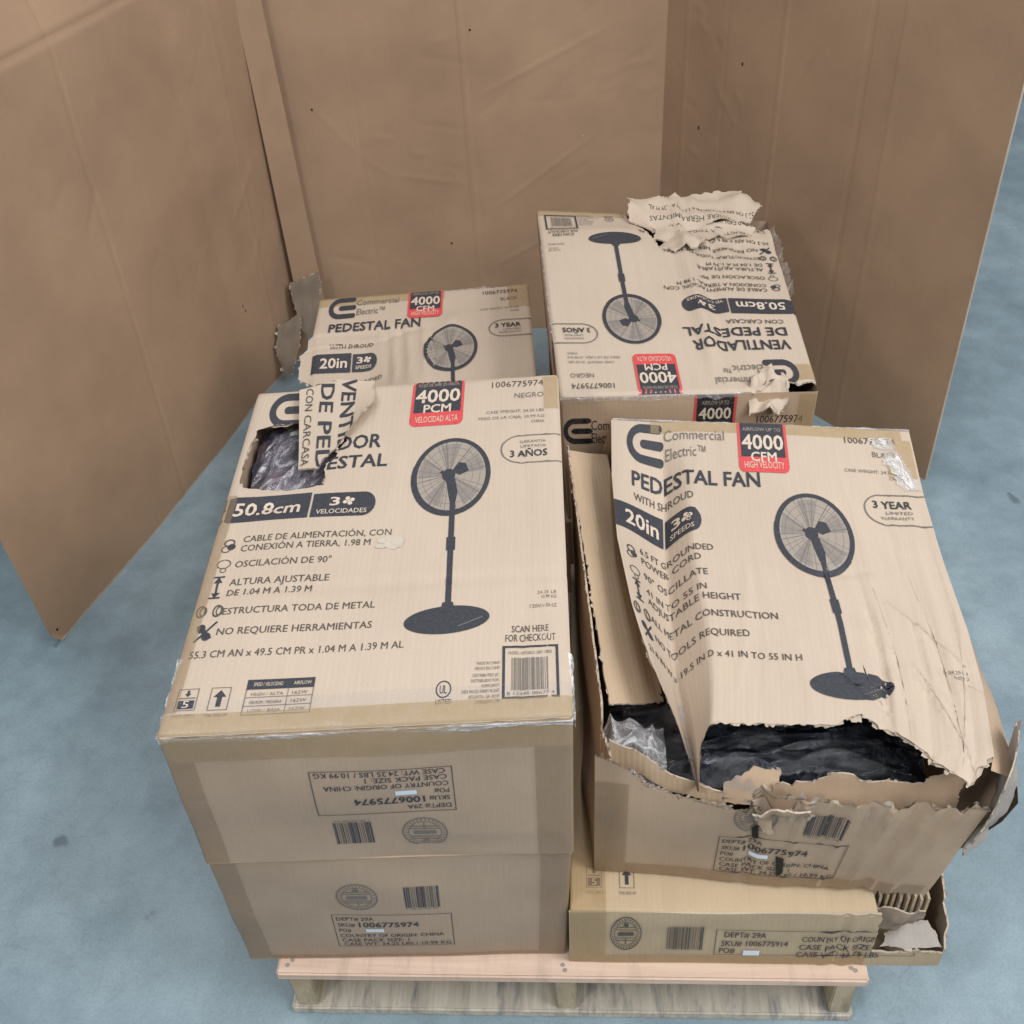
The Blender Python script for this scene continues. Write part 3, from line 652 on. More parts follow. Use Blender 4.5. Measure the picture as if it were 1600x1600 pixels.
def film_strip(root, a, b, nrm, wid, thick=.012, seed=0, mat=None, name='stretch_film', n=70, m=9, amp=.006):
    """wrinkled band of film along the edge a-b, folding over it: nrm=(dir1,dir2) spreads on the two faces"""
    a, b = A(*a), A(*b); d1, d2 = A(*nrm[0]), A(*nrm[1]); mb = MB(); V = []; U = []; rr = random.Random(seed)
    L = np.linalg.norm(b-a); out = -(d1+d2); out = out/np.linalg.norm(out)
    for i in range(n+1):
        t = i/n; p = a+(b-a)*t
        w1 = wid[0]*(.65+.5*nz(t*5, seed, 1)+.35*nz(t*19, seed, 2)); w2 = wid[1]*(.65+.5*nz(t*5, seed, 7)+.35*nz(t*19, seed, 9))
        for j in range(m+1):
            s = j/m*2-1
            q = p+(d1*w1*(-s) if s < 0 else d2*w2*s)
            h = .003+amp*abs(nz(t*L*40, s*3.5, seed+4))*(1-abs(s)*.6)+amp*.6*abs(nz(t*L*110, s*9, seed))
            q = q+out*h
            V.append(q); U.append((t*L, s*.04))
    F = [(i*(m+1)+j, i*(m+1)+j+1, (i+1)*(m+1)+j+1, (i+1)*(m+1)+j) for i in range(n) for j in range(m)]
    mb.add(V, F, mat or FILM, U); return mb.build(name, root, True)

def film_sheet(root, s, u0, v0, u1, v1, seed):
    keep = s.mb; s.mb = MB()
    s.grid(u0*s.W, u1*s.W, v0*s.L, v1*s.L, .012, FILMF, .0030, lambda x, y: .0012*nz(x*14, y*40, seed)+.0010*abs(nz(x*30+y*20, y*9, seed+2)))
    o = s.mb.build('stretch_film', root, True); s.mb = keep; return o

# ================================================================== SETTING: floor
mb = MB(); mb.add([(-14, -14, 0), (14, -14, 0), (14, 16, 0), (-14, 16, 0)], [(0, 1, 2, 3)], floor_mat())
fl = mb.build('floor'); fl['kind'] = 'structure'; fl['label'] = 'blue grey sealed concrete floor with faint stains'

# ------------------------------------------------------------------ tall cardboard screen
scr = thing('cardboard_screen', 'tall brown corrugated cardboard screen standing in three folded panels round the pallet', 'cardboard screen', (.25, 2.7, 0))
LN, LF, RF, RN = A(-.93, 1.077, .0), A(-.452, 2.70, .0), A(.945, 2.765, .0), A(1.765, 1.784, .0)
LN0 = A(-1.02, .76, 0)
TH = 2.35
def wall_disp(creases, wr, low, seed):
    def d(u, v):
        z = low*nz(u*1.7+seed, v*1.5, seed)+low*.35*nz(u*5+seed, v*4, seed+2)
        for cu, a, w, slant in creases:
            q = abs(u-cu-slant*(v-.5)); z += a*max(0, 1-q/w)
        for u0, v0, u1, v1, a, w in wr:
            du, dv = u1-u0, v1-v0; t = max(0, min(1, ((u-u0)*du+(v-v0)*dv)/(du*du+dv*dv))); q = math.hypot(u-u0-du*t, v-v0-dv*t)
            if q < w: z += a*(1-q/w)*(1-abs(2*t-1)**3)
        return 0., 0., z
    return d
rw = random.Random(21)
def wrinkles(n, ang, L, amp, us=(.05, .95), vs=(.05, .7)):
    o = []
    for _ in range(n):
        u, v = rw.uniform(*us), rw.uniform(*vs); a = ang+rw.uniform(-.35, .35); l = L*rw.uniform(.4, 1.3)
        o.append((u, v, u+l*math.cos(a), v+l*math.sin(a), rw.choice((-1, 1))*amp*rw.uniform(.5, 1.2), rw.uniform(.006, .011)))
    return o
# left panel: runs away from the viewer; folds outwards above 1.5 m
zc = 1.5; ZT = 2.4; vc = zc/ZT
_wd = wall_disp([(.455, -.0035, .005, .05), (.73, -.016, .16, -.03), (.86, .0015, .008, -.02)], wrinkles(10, .6, .10, .0014, (.3, .95), (.1, .55)), .016, 3)
def left_disp(u, v):
    a, b, z = _wd(u, v)
    if v > vc: z -= (v-vc)*ZT*.30
    q = max(0., 1-(u*1.7+v*2.4)/.05)
    return .012*q, .006*q, z-.007*max(0, 1-abs(v-vc)/.006)+.012*q
sh = Sheet(LN, LF, A(*LF)+A(.056, .048, ZT), A(*LN)+A(-.072, 0, ZT), disp=left_disp)
sh.grid(0, sh.W, 0, sh.L, .009, WALL)
for (x, y) in ((.78, .163), (.785, .153)): sh.ell(x, y, .0016, .0022, HOLE, .0012, 8)
sh.ell(.018, .020, .0025, .0022, HOLE, .0012, 10)
sh.poly([(k, .0) for k in np.linspace(.004, sh.W*.9, 60)]+[(k, .006+.005*abs(nz(k*30, 3))+.004*R.random()) for k in np.linspace(sh.W*.9, .004, 130)], .2, TORN, .0012)  # pale torn fringe along the foot, also painting a bevel highlight
sh.done('screen_panel', scr)
# narrow glue tab in the left corner
sh = Sheet(A(-.450, 2.63, .0), A(-.362, 2.705, 0), A(-.405, 2.705, TH), A(-.462, 2.65, TH), disp=wall_disp([(.35, .010, .12, .1)], [], .006, 5))
sh.poly(jitter([(0, .16, 1), (sh.W*.5, .13, 1), (sh.W, .10, 0), (sh.W, sh.L, 0), (0, sh.L, 0)], .010, .02, 3), .03, WALL, .012, .006, KRAFT_DARK); sh.done('corner_tab', scr)
# back panel
bw = wrinkles(18, -.12, .12, .0013, (.05, .42), (.02, .6))+wrinkles(24, .35, .14, .0013, (.47, .88), (.02, .6))+[(.08, .42, .20, .32, .0022, .005), (.20, .32, .27, .29, .0018, .005), (.50, .22, .77, .34, .003, .005), (.49, .12, .73, .2, .0025, .005), (.47, .4, .82, .5, .003, .005), (.27, .29, .45, .27, .002, .005)]
sh = Sheet(A(-.440, 2.725, 0), A(1.06, 2.815, 0), A(1.07, 2.83, TH), A(-.420, 2.74, TH), disp=wall_disp([(.458, .006, .006, -.01), (.20, -.0012, .005, .005), (.76, .0012, .005, .0)], bw, .012, 9))
sh.grid(0, sh.W, 0, sh.L, .009, WALL)
for (u, v) in ((.480, .50), (.098, .40), (.73, .335), (.395, .17)): sh.ell(u, v, .0026, .0018, HOLE if u < .70 else TORN, .0014, 8)
sh.done('screen_panel', scr)
# right panel
rwk = wrinkles(30, -.35, .05, .0016, (.02, .30), (.1, .75))+wrinkles(6, .9, .2, .0025, (.3, .95), (.1, .8))
sh = Sheet(A(.915, 2.84, 0), RN, A(*RN)+A(.03, .04, TH), A(.938, 2.865, TH), disp=wall_disp([(.10, .0015, .006, .0), (.235, -.0015, .005, .0), (.405, .0032, .005, 0), (.64, -.002, .005, 0), (.72, .0015, .005, .0)], rwk, .006, 12))
sh.grid(0, sh.W, 0, sh.L, .009, WALL, 0)
for (u, v) in ((.16, .36), (.29, .47)): sh.ell(u, v, .0025, .0028, HOLE, .0014, 8)
sh.done('screen_panel', scr)
# cut thickness along the two free edges and the left foot
for p, q in ((LN, A(*LN)+A(-.045, 0, zc)), (RN, A(*RN)+A(.03, .04, TH))):
    s_ = 1 if p is RN else -1
    o1 = A(.008*s_, .0, 0); o2 = A(0.010*s_, .012, 0)
    mb = MB(); mb.add([p+o1*0, q+o1*0, q+o2, p+o2], [(0, 1, 2, 3)], TORN); mb.build('cut_edge', scr)
# torn hanging scraps in the left corner
sh = Sheet(A(-.52, 2.41, .05), A(-.44, 2.44, .04), A(-.42, 2.54, .24), A(-.51, 2.50, .24), disp=folds([(.4, 0, .55, 1, .03, .3)], .02, 2))
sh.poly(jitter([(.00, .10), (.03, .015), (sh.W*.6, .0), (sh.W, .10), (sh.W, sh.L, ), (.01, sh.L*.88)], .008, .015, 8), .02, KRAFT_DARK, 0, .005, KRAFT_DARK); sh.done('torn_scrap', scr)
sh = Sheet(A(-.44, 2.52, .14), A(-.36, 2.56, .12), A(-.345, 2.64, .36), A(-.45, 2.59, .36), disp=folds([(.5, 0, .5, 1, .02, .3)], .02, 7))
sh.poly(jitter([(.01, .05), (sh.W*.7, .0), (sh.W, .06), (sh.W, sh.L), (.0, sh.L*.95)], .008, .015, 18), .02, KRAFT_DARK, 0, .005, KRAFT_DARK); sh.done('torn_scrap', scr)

# ================================================================== PALLET
PZ = .236
pal = thing('wooden_pallet', 'pale wooden pallet with a pinkish front deck board under the fan cartons', 'pallet', (.6, 1.0, 0))
PINK = wood_mat('pinkish_pine', (.54, .39, .30), (.71, .55, .45), (.36, .28, .22), (2, 30, 60), .40)
GREYW = wood_mat('weathered_pine', (.40, .365, .30), (.62, .575, .49), (.13, .14, .17), (40, 3, 30), .85)
ENDG = wood_mat('end_grain', (.40, .32, .20), (.56, .46, .31), (.16, .15, .14), (16, 16, 9), .6)
NAIL = ink_mat('nail_head', (.30, .28, .24), .4)
def board(a, b, mat, name, bev=.004):
    mb = MB(); mb.box(a, b, mat); o = mb.build(name, pal)
    bm = bmesh.new(); bm.from_mesh(o.data)
    for v in bm.verts: v.co += Vector((R.uniform(-1, 1), R.uniform(-1, 1), R.uniform(-1, 1)))*.0015
    bmesh.ops.bevel(bm, geom=bm.edges[:], offset=bev, segments=2, affect='EDGES'); bm.to_mesh(o.data); bm.free()
    return o
yb = -.031
for k, wd in enumerate((.17, .155, .155, .155, .155, .155, .155, .155, .155, .17)):
    board((.006, yb, PZ-.022), (1.198, yb+wd, PZ), PINK if k == 0 else GREYW, 'deck_board'); yb += wd+.036
YE = yb-.036
for x in (.010, .574, 1.150):
    board((x, .004, .0265), (x+.046 if x < 1 else x+.044, YE-.004, PZ-.0235), ENDG, 'stringer', .003)
for y0, wd in ((-.002, .135), (.9, .13), (YE-.14, .14)):
    board((-.006 if y0 < 0 else .008, y0, 0.0), (1.200, y0+wd, .025), GREYW, 'bottom_board')
for x in (.032, .597, 1.172):
    for y in (-.012, .0):
        yy = y+R.uniform(-.006, .006); xx = x+R.uniform(-.006, .006)
        mb = MB(); mb.add([(xx+.0045*math.cos(2*math.pi*k/10), yy+.0045*math.sin(2*math.pi*k/10), PZ+.0012) for k in range(10)], [tuple(range(10))], NAIL); mb.build('nail', pal)

# ================================================================== CARTONS
G = 'fan cartons stacked on the pallet'
LOWT = [(-.038, -.025, .645), (.620, .004, .644), (.600, .93, .644), (-.055, .90, .644)]
# ---- lower left carton
root, sh = carton('fan_carton', 'closed fan carton squashed under the big carton at the left, resting on the pallet front', 'carton', G,
                  LOWT, [(-.053, .0, PZ+.001), (.600, .020, PZ+.001), (.575, .93, PZ+.001), (-.065, .90, PZ+.001)],
                  front_disp=lambda u, v: (0, 0, .009*math.sin(math.pi*v)*math.sin(math.pi*u)+.006*nz(u*3, v*3, 2)), fine=.03, step=.02)
art_front(sh['F'])
finish(root, sh)
F = sh['F']; tape(root, [(F, .0, .0, .075, 1)], TAPEC); tape(root, [(F, .915, .0, 1., 1)], TAPEC); tape(root, [(F, .075, .0, .915, .045)], TAPEC)
film_sheet(root, F, .0, .02, 1., .98, 5)
# ---- upper left carton with a torn-out hole in its top
TL = [(-.025, -.037, 1.03), (.631, .001, 1.03), (.598, .945, 1.03), (-.063, .899, 1.03)]
hole_uv = [(.034, .853), (.085, .864), (.168, .879), (.20, .90), (.262, .87), (.330, .79), (.28, .695), (.288, .640), (.25, .632), (.177, .629), (.10, .640), (.031, .651), (.018, .72), (.030, .79)]
Wt, Lt = .6571, .9439
def topdisp_l(u, v):
    z = .006*nz(u*2.2, v*2.0, 4)*min(1, 8*u, 8*(1-u), 8*v, 8*(1-v))
    q = math.hypot(u-.15, v-.75)
    z -= .010*math.exp(-(q/.13)**2)*min(1, 10*u)
    for cu, a in ((.82, .0022), (.88, -.002), (.95, .0018), (.5, .0015)): z += a*max(0, 1-abs(u-cu-.01*nz(v*3, cu*9))/.007)
    z += -.003*max(0, 1-abs(v-.335-.004*nz(u*6, 3))/.012)
    z -= .006*math.exp(-((u-.15)/.08)**2)*math.exp(-((v-.58)/.02)**2)
    return 0., 0., z
root, sh = carton('fan_carton', 'big fan carton nearest the viewer at left, top torn open beside its bold Spanish heading', 'carton', G, TL,
                  [(-.040, -.030, .649), (.624, -.001, .648), (.602, .93, .649), (-.056, .90, .649)], top_disp=topdisp_l,
                  top_holes=[[(0, 0)]], front_disp=lambda u, v: (0, 0, .008*math.sin(math.pi*v)*math.sin(math.pi*u)+.006*nz(u*2.6, v*2.4, 6)-.004*max(0, 1-abs(v-.09-.10*(u-.55))/.03)*sm(.5, .6, u)), fine=.012, step=.02)
T = sh['T']; Wt, Lt = T.W, T.L
hole = jitter([(u*Wt, v*Lt, 1) for u, v in hole_uv], .006, .010, 31)
hole2 = jitter([(u*Wt, v*Lt, 1) for u, v in hole_uv], .009, .010, 47)
T.holes = [hole]; T.clip = None; rad = .006
e = [(k, 0) for k in np.linspace(0, Wt, 40)[:-1]]+[(Wt, k) for k in np.linspace(0, Lt, 60)[:-1]]+[(k, Lt) for k in np.linspace(Wt, 0, 40)[:-1]]+[(0, k) for k in np.linspace(Lt, 0, 60)[:-1]]
ring_ = lambda d: [(min(max(x, d), Wt-d), min(max(y, d), Lt-d)) for x, y in e]
T.poly(e, .014, CARD, 0., holes=[hole])
T.poly(ring_(.012), .03, TORN, -.0042, holes=[hole2])
art_es(T)
# whitish scuff where a label was pulled off
for k, (u, v, a, b) in enumerate(((.505, .455, .034, .010), (.520, .442, .026, .012), (.488, .438, .020, .006), (.530, .452, .018, .014))):
    T.fan([(u+a*(1+.35*nz(t*2, k))*math.cos(t), v+b*(1+.5*nz(t*2, k+9))*math.sin(t)) for t in np.linspace(0, 6.1, 26)], RESID, .0012+.0002*k)
Fp = sh['F']; art_front(Rot(Fp), du=.0, dv=.10)
finish(root, sh)
tape(root, [(T, 0.0, .0, 1.0, .042)]); tape(root, [(Fp, .0, .83, 1., 1.)]); tape(root, [(Fp, .0, .0, .07, .83)], TAPEC); tape(root, [(Fp, .905, .0, 1., .83)], TAPEC)
tape(root, [(T, .95, .86, .998, .985)]); tape(root, [(T, .0, .045, .035, .62)], TAPEC)
# folded back flap torn out of the hole
fl_pts = [(.154, .962), (.27, 1.005), (.388, 1.012), (.407, .913), (.328, .785), (.268, .722), (.262, .692), (.199, .694)]
fs = Sheet(*[T.P(x*Wt, y*Lt, .004) for x, y in ((.14, .68), (.42, .68), (.42, 1.02), (.14, 1.02))], disp=lambda u, v: (0, 0, .006+.020*sm(.95, .0, u)*sm(.1, .9, v)+.026*sm(.55, 1., u+.35*(1-v)*.0)*sm(1., .3, v)+.006*nz(u*3, v*3, 8)), fine=.012)
cv = lambda p: ((p[0]-.14)/.28*fs.W, (p[1]-.68)/.34*fs.L)
fo = jitter([(*cv(fl_pts[0]), 0), (*cv(fl_pts[1]), 0), (*cv(fl_pts[2]), 0), (*cv(fl_pts[3]), 1), (*cv(fl_pts[4]), 1), (*cv(fl_pts[5]), 1), (*cv(fl_pts[6]), 0), (*cv(fl_pts[7]), 0)], .004, .010, 77)
fs.clip = fo; fs.poly(fo, .012, CARD, 0, .004, TORN, under=KRAFT_IN)
def rot_text(s, txt, u, v_top, v_bot, w, mat, bold):    # reads downwards
    v, t, _ = text_mesh(txt, bold); du = .028
    a = cv((u, v_top)); b = cv((u+du, v_bot)); wid = w/.28*s.W
    k = {2: 5, 1: 2}.get(bold, 1); n = len(v)//k; m = len(t)//k
    pts = [(a[0]+(b[0]-a[0])*x+wid*y, a[1]+(b[1]-a[1])*x) for x, y in v]
    for q in range(k): s.tris(pts[q*n:(q+1)*n], [tuple(i-q*n for i in x) for x in t[q*m:(q+1)*m]], mat, .0012+.00007*q)
rot_text(fs, 'VENTILA', .287, 1.012, .690, .046, INK, 2); rot_text(fs, 'DE PED', .222, .985, .690, .043, INK, 2); rot_text(fs, 'CON CARCASA', .176, .968, .702, .024, INKB, 1)
fs.done('torn_flap', root, True, 'torn flap of the top folded back beside the hole, its words reading downwards')
film_strip(root, T.P(0, .0), T.P(Wt, .0), ((0, 1, .0), (0, 0, -1)), (.022, .016), seed=5, n=130, amp=.005, mat=FILME)
film_strip(root, T.P(0, 0.0), T.P(.0, .16), ((1, 0, 0), (0, 0, -1)), (.045, .06), seed=9, n=50, amp=.007, mat=FILME)
film_strip(root, T.P(Wt, .0), T.P(Wt, .13), ((-1, 0, 0), (0, 0, -1)), (.065, .035), seed=11, n=40, amp=.006, mat=FILME)

# ---- bagged fan showing in the hole
def crumpled(name, label, cat, cx, cy, z, w, l, mat, seed, amp=.03, freq=9., parent=None, loc=None, n=70, yaw=0, slope=0., ay=1.6):
    mb = MB(); V = []; U = []; ca, sa = math.cos(yaw), math.sin(yaw)
    for j in range(n+1):
        for i in range(n+1):
            u, v = i/n, j/n; X0 = (u-.5)*w; Y0 = (v-.5)*l; x = X0*ca+Y0*sa; y = -X0*sa+Y0*ca
            h = 1-abs(nz(x*freq, y*freq*ay, seed))*2; h2 = 1-abs(nz(x*freq*2.1, y*freq*1.7*ay, seed+4))*2; h3 = nz(x*freq*4, y*freq*4*ay, seed+8)
            e = min(1, 5*u, 5*(1-u), 5*v, 5*(1-v))
            q = amp*(.65*h+.3*h2+.14*h3)-.5*amp*(1-e)*2+slope*y
            dx = amp*.5*nz(x*freq*1.7+9, y*freq*1.7, seed+2); dy = amp*.5*nz(x*freq*1.7, y*freq*1.7+9, seed+3)
            X, Y = X0+dx*e, Y0+dy*e
            V.append((cx+X, cy+Y, z+q)); U.append((x, y))
    F_ = [(j*(n+1)+i, j*(n+1)+i+1, (j+1)*(n+1)+i+1, (j+1)*(n+1)+i) for j in range(n) for i in range(n)]
    mb.add(V, F_, mat, U); return mb.build(name, parent, True)
th = thing('bagged_fan', 'fan part in shiny dark film showing through the torn hole in the left carton top', 'fan', (.06, .66, .9), 'bagged fans inside torn cartons')
crumpled('dark_film', '', '', .085, .67, .985, .25, .32, BLKR, 3, .030, 5., th, n=90, yaw=.9, ay=3.2)
crumpled('clear_bag', '', '', .085, .67, 1.000, .22, .27, film_mat('thin_bag_film', .05, .65, scale=(9, 22, 9), tint=(.93, .94, 1.)), 6, .024, 6., th, n=80, yaw=1.1, ay=3.)

film_sheet(root, Fp, .0, .02, 1., .99, 3); film_sheet(root, T, .0, .0, 1., .07, 8)
# ---- thin carton on the pallet front right, its end torn open
TZ = .436
root, sh = carton('thin_carton', 'flat yellowish carton on the pallet front right with its end ripped open', 'carton', G,
                  [(.612, .004, TZ), (1.195, .004, TZ-.012), (1.195, .93, TZ), (.612, .96, TZ)], [(.607, .004, PZ+.001), (1.335, .003, PZ+.001), (1.335, .93, PZ+.001), (.607, .96, PZ+.001)],
                  top_mat=CARD_YEL, side_mat=CARD_YEL, which='TLBU', step=.02, fine=.02, top_disp=folds([(.86, 0, .88, 1, -.006, .012), (.90, 0, .905, 1, .005, .010), (.94, 0, .95, 1, -.008, .014), (.975, 0, .97, 1, .006, .012)], .004, 3))
t_ = sh['T']; icon_s(t_, .055, .050); icon_up(t_, .165, .050)
finish(root, sh)
fs = Sheet((.607, .004, PZ+.001), (1.337, .003, PZ+.001), (1.337, .003, TZ-.006), (.610, .004, TZ-.006), disp=lambda u, v: (0, 0, .003*nz(u*4, v*3, 3)+.004*sum(max(0, 1-abs(u-c-.01*(v-.5))/.010)*a for c, a in ((.69, 1), (.72, -1), (.745, 1), (.775, -.8)))), fine=.02)
Wf, Lf = fs.W, fs.L; fs.lift = .0014
fo = jitter([(0, 0, 0), (Wf, 0, 0), (Wf, .048, 1), (Wf-.06, .052, 1), (.625, .046, 1), (.592, .052, 1), (.590, Lf, 0), (0, Lf, 0)], .004, .010, 5)
fs.clip = fo; fs.poly(fo, .009, CARD_YEL, 0, .004, TORN)
u_ = lambda x: (x-890)/465*.592/Wf
w_ = lambda y: (1500-y)/88.
seal(fs, u_(977), w_(1447), .042, .33, INKB); barcode(fs, u_(1040), w_(1474), u_(1097), w_(1434), INKB, 19, n=50)
fs.frame(u_(1114), w_(1482), u_(1420), w_(1439), .0016, INKB)
for t, a, b, y in (('DEPT# 29A', 1127, 1190, 1452), ('SKU# 1006775914', 1124, 1225, 1467), ('PO#', 1122, 1146, 1479), ('COUNTRY OF ORIGIN: CHINA', 1245, 1400, 1458), ('CASE PACK SIZE: 1', 1243, 1362, 1472), ('CASE WT: 13.79 LBS', 1241, 1366, 1485)):
    fs.text(t, u_(a), w_(y), u_(b), .105, INK, 1)
fs.rect(u_(1159), w_(1482), u_(1184), w_(1474), WHITE, .0012)
tape(root, [(fs, .0, .0, .80, .17)]); tape(root, [(fs, .0, .17, .10, 1.)]); tape(root, [(t_, .0, .0, .12, .5)])
fs.done('front_panel', root)
film_strip(root, fs.P(0, 0.03), fs.P(.58, .03), ((0, 0, 1), (0, 0, -1)), (.03, .012), seed=15, n=90, amp=.003)
# far wall of its torn end, and the lip beside the hole
rs = Sheet((1.337, .006, PZ+.001), (1.345, .93, PZ+.001), (1.355, .93, TZ-.03), (1.350, .006, TZ-.03), disp=folds([(0, .5, .3, .7, .01, .1)], .01, 4))
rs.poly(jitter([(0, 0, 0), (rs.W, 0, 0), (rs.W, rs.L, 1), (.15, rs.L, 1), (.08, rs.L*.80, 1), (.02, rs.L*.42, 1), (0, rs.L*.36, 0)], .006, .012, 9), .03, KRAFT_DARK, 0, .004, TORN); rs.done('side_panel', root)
ls = Sheet((1.205, .012, PZ+.060), (1.338, .012, PZ+.056), (1.325, .055, PZ+.085), (1.215, .055, PZ+.070), disp=folds([(.3, 0, .5, 1, .01, .2)], .006, 14))
ls.poly(jitter([(0.01, 0), (ls.W, 0), (ls.W*.9, ls.L), (ls.W*.55, ls.L*.92), (.03, ls.L*.6)], .005, .010, 21), .012, GREYCARD, 0, .004, TORN); ls.done('torn_lip', root)
for k in range(17):                                     # honeycomb pads stacked inside the open end
    x = 1.194+k*.0066; zt = TZ-.016-.004*(k % 3)-.003*k*.3; y0 = .050+.012*(k % 2)+.006*R.random()
    mbp = MB(); mbp.box((x, y0, PZ+.075+R.uniform(0, .03)), (x+.0050, .60, zt), (KRAFT_IN, CARD_YEL, TORN)[k % 3]); mbp.build('inner_pad', root)
ps = Sheet((1.195, .030, PZ+.10), (1.285, .026, PZ+.085), (1.300, .036, TZ-.055), (1.195, .042, TZ-.045), disp=folds([(.2, 0, .7, 1, .012, .25)], .01, 31))
ps.poly(jitter([(0, .02), (ps.W*.5, 0), (ps.W, .05), (ps.W*.95, ps.L), (0, ps.L)], .006, .010, 33), .012, KRAFT_DARK, 0, .004, TORN); ps.done('crushed_pad', root)

# ---- back left carton (English side up), crushed corner
def bl_disp(u, v):
    z = .008*nz(u*2.5, v*2.5, 9)*min(1, 8*(1-u), 8*(1-v))
    t_ = v-.768-.03*u; z -= (.030*sm(.006, -.012, t_)+.030*sm(.03, -.20, t_))*sm(.52, .22, u)
    z += -.008*max(0, 1-abs(v-.765-.03*u)/.02)*sm(.62, .35, u)
    for k in range(7):
        c = .34+k*.035; z += (.006 if k % 2 else -.004)*max(0, 1-abs(u-c+.10*(v-.7))/.012)*sm(.45, .6, v)*sm(.86, .75, v)
    z += .010*math.exp(-((u-.64)/.05)**2-((v-.80)/.05)**2)
    return 0., 0., z
BL = [(-.12, 1.02, .625), (.552, 1.07, .631), (.48, 2.032, .632), (-.178, 1.972, .632)]
root, sh = carton('fan_carton', 'crumpled fan carton behind the big left carton, its corner crushed by the screen', 'carton', G, BL,
                  [(-.09, 1.05, PZ+.001), (.55, 1.08, PZ+.001), (.48, 2.0, PZ+.001), (-.15, 1.95, PZ+.001)], top_disp=bl_disp, which='TFRBU', fine=.006, top_holes=[[(0, 0)]])
T2 = sh['T']; T2.lift = .0018; w2, l2 = T2.W, T2.L
o2 = jitter([(.0, l2, 0), (.0, l2*.785, 1), (-.012, l2*.77, 1), (-.040, l2*.73, 1), (-.034, l2*.63, 1), (.0, l2*.60, 1), (.035, l2*.55, 1), (.055, l2*.50, 1), (.05, l2*.40, 1), (0.0, l2*.33, 0), (0, 0, 0), (w2, 0, 0), (w2, l2, 0)], .006, .012, 4)
T2.clip = o2; T2.holes = []
T2.poly(o2, .009, CARD, 0, .004, TORN, under=KRAFT_IN); art_en(T2)
ls = Sheet((-.15, 1.95, PZ+.001), (-.09, 1.05, PZ+.001), (-.12, 1.03, .60), (-.178, 1.965, .628), disp=folds([(.3, .2, .5, 1, -.04, .25), (.1, .5, .6, .7, .02, .1)], .02, 3))
ls.poly(jitter([(0, 0, 0), (ls.W, 0, 0), (ls.W, ls.L, 1), (ls.W*.5, ls.L*.80, 1), (ls.W*.42, ls.L*.78, 1), (ls.W*.15, ls.L*.96, 1), (0, ls.L, 0)], .012, .014, 41), .03, CARD_SIDE, 0, .004, TORN); ls.done('side_panel', root)
finish(root, sh)
tape(root, [(T2, .0, .945, .60, 1.)]); tape(root, [(T2, .90, .86, 1., .995)])
film_strip(root, T2.P(0, l2), T2.P(w2*.8, l2), ((0, -1, 0), (0, 0, -1)), (.012, .02), seed=25, n=80, amp=.006)

# ---- back right column: hidden carton, then the turned carton with the ragged corner
BRT = [(.598, 1.042, .90), (1.193, 1.043, .90), (1.190, 1.925, .88), (.519, 1.994, .90)]
root, sh = carton('fan_carton', 'carton at the back right beneath the upside down ragged one', 'carton', G,
                  [(.600, 1.05, .500), (1.19, 1.05, .500), (1.19, 1.93, .500), (.54, 1.97, .500)], [(.600, 1.05, PZ+.001), (1.19, 1.05, PZ+.001), (1.19, 1.93, PZ+.001), (.54, 1.97, PZ+.001)])
finish(root, sh)
def br_disp(u, v):
    z = .006*nz(u*2.4, v*2.2, 14)*min(1, 8*u, 8*(1-u), 8*v, 8*(1-v))+.030*math.exp(-((u-.3)/.3)**2-((v-.8)/.22)**2)*min(1, 6*(1-v))
    c = .615-.03*(v-.5)                                   # long ridge down the printed half
    z += .013*max(0, 1-abs(u-c)/.05)*sm(.02, .25, v)-.006*max(0, 1-abs(u-c-.07)/.04)*sm(.05, .3, v)
    z -= .012*max(0, 1-abs(u-.735)/.02)*sm(.45, .9, v)
    z += .0022*max(0, 1-abs(u-.49)/.008)-.0022*max(0, 1-abs(u-.505)/.008)
    z += (.020*nz(u*6, v*6, 3)+.014*nz(u*14, v*14, 5))*sm(.62, .85, v)*sm(.42, .6, u)
    z += .012*nz(u*16, v*16, 6)*sm(.12, .0, v)*sm(.62, .75, u)
    return 0., 0., z
root, sh = carton('fan_carton', 'upside down fan carton at the back right, highest of all, with a ragged torn corner', 'carton', G, BRT,
                  [(.606, 1.055, .501), (1.188, 1.055, .501), (1.188, 1.93, .501), (.535, 1.98, .501)], top_disp=br_disp, which='TFLRBU', fine=.010, top_holes=[[(0, 0)]])
T3 = sh['T']; T3.lift = .0016; w3, l3 = T3.W, T3.L
k3 = lambda *p: [(a*w3, b*l3, t) for a, b, t in p]
o3 = jitter(k3((0, 0, 0), (.755, 0, 1), (.80, .030, 1), (.86, .05, 1), (.93, .025, 1), (1, .035, 0), (1, .93, 1), (.93, .925, 1), (.86, .895, 1), (.78, .90, 1), (.70, .86, 1), (.60, .83, 1), (.55, .755, 1), (.505, .74, 1), (.47, .80, 1), (.44, .87, 1), (.405, .90, 1), (.385, 1., 0), (0, 1, 0)), .007, .010, 6)
T3.clip = o3; T3.holes = []
T3.poly(o3, .008, CARD, 0, .004, TORN, under=KRAFT_IN); art_es(Rot(T3))
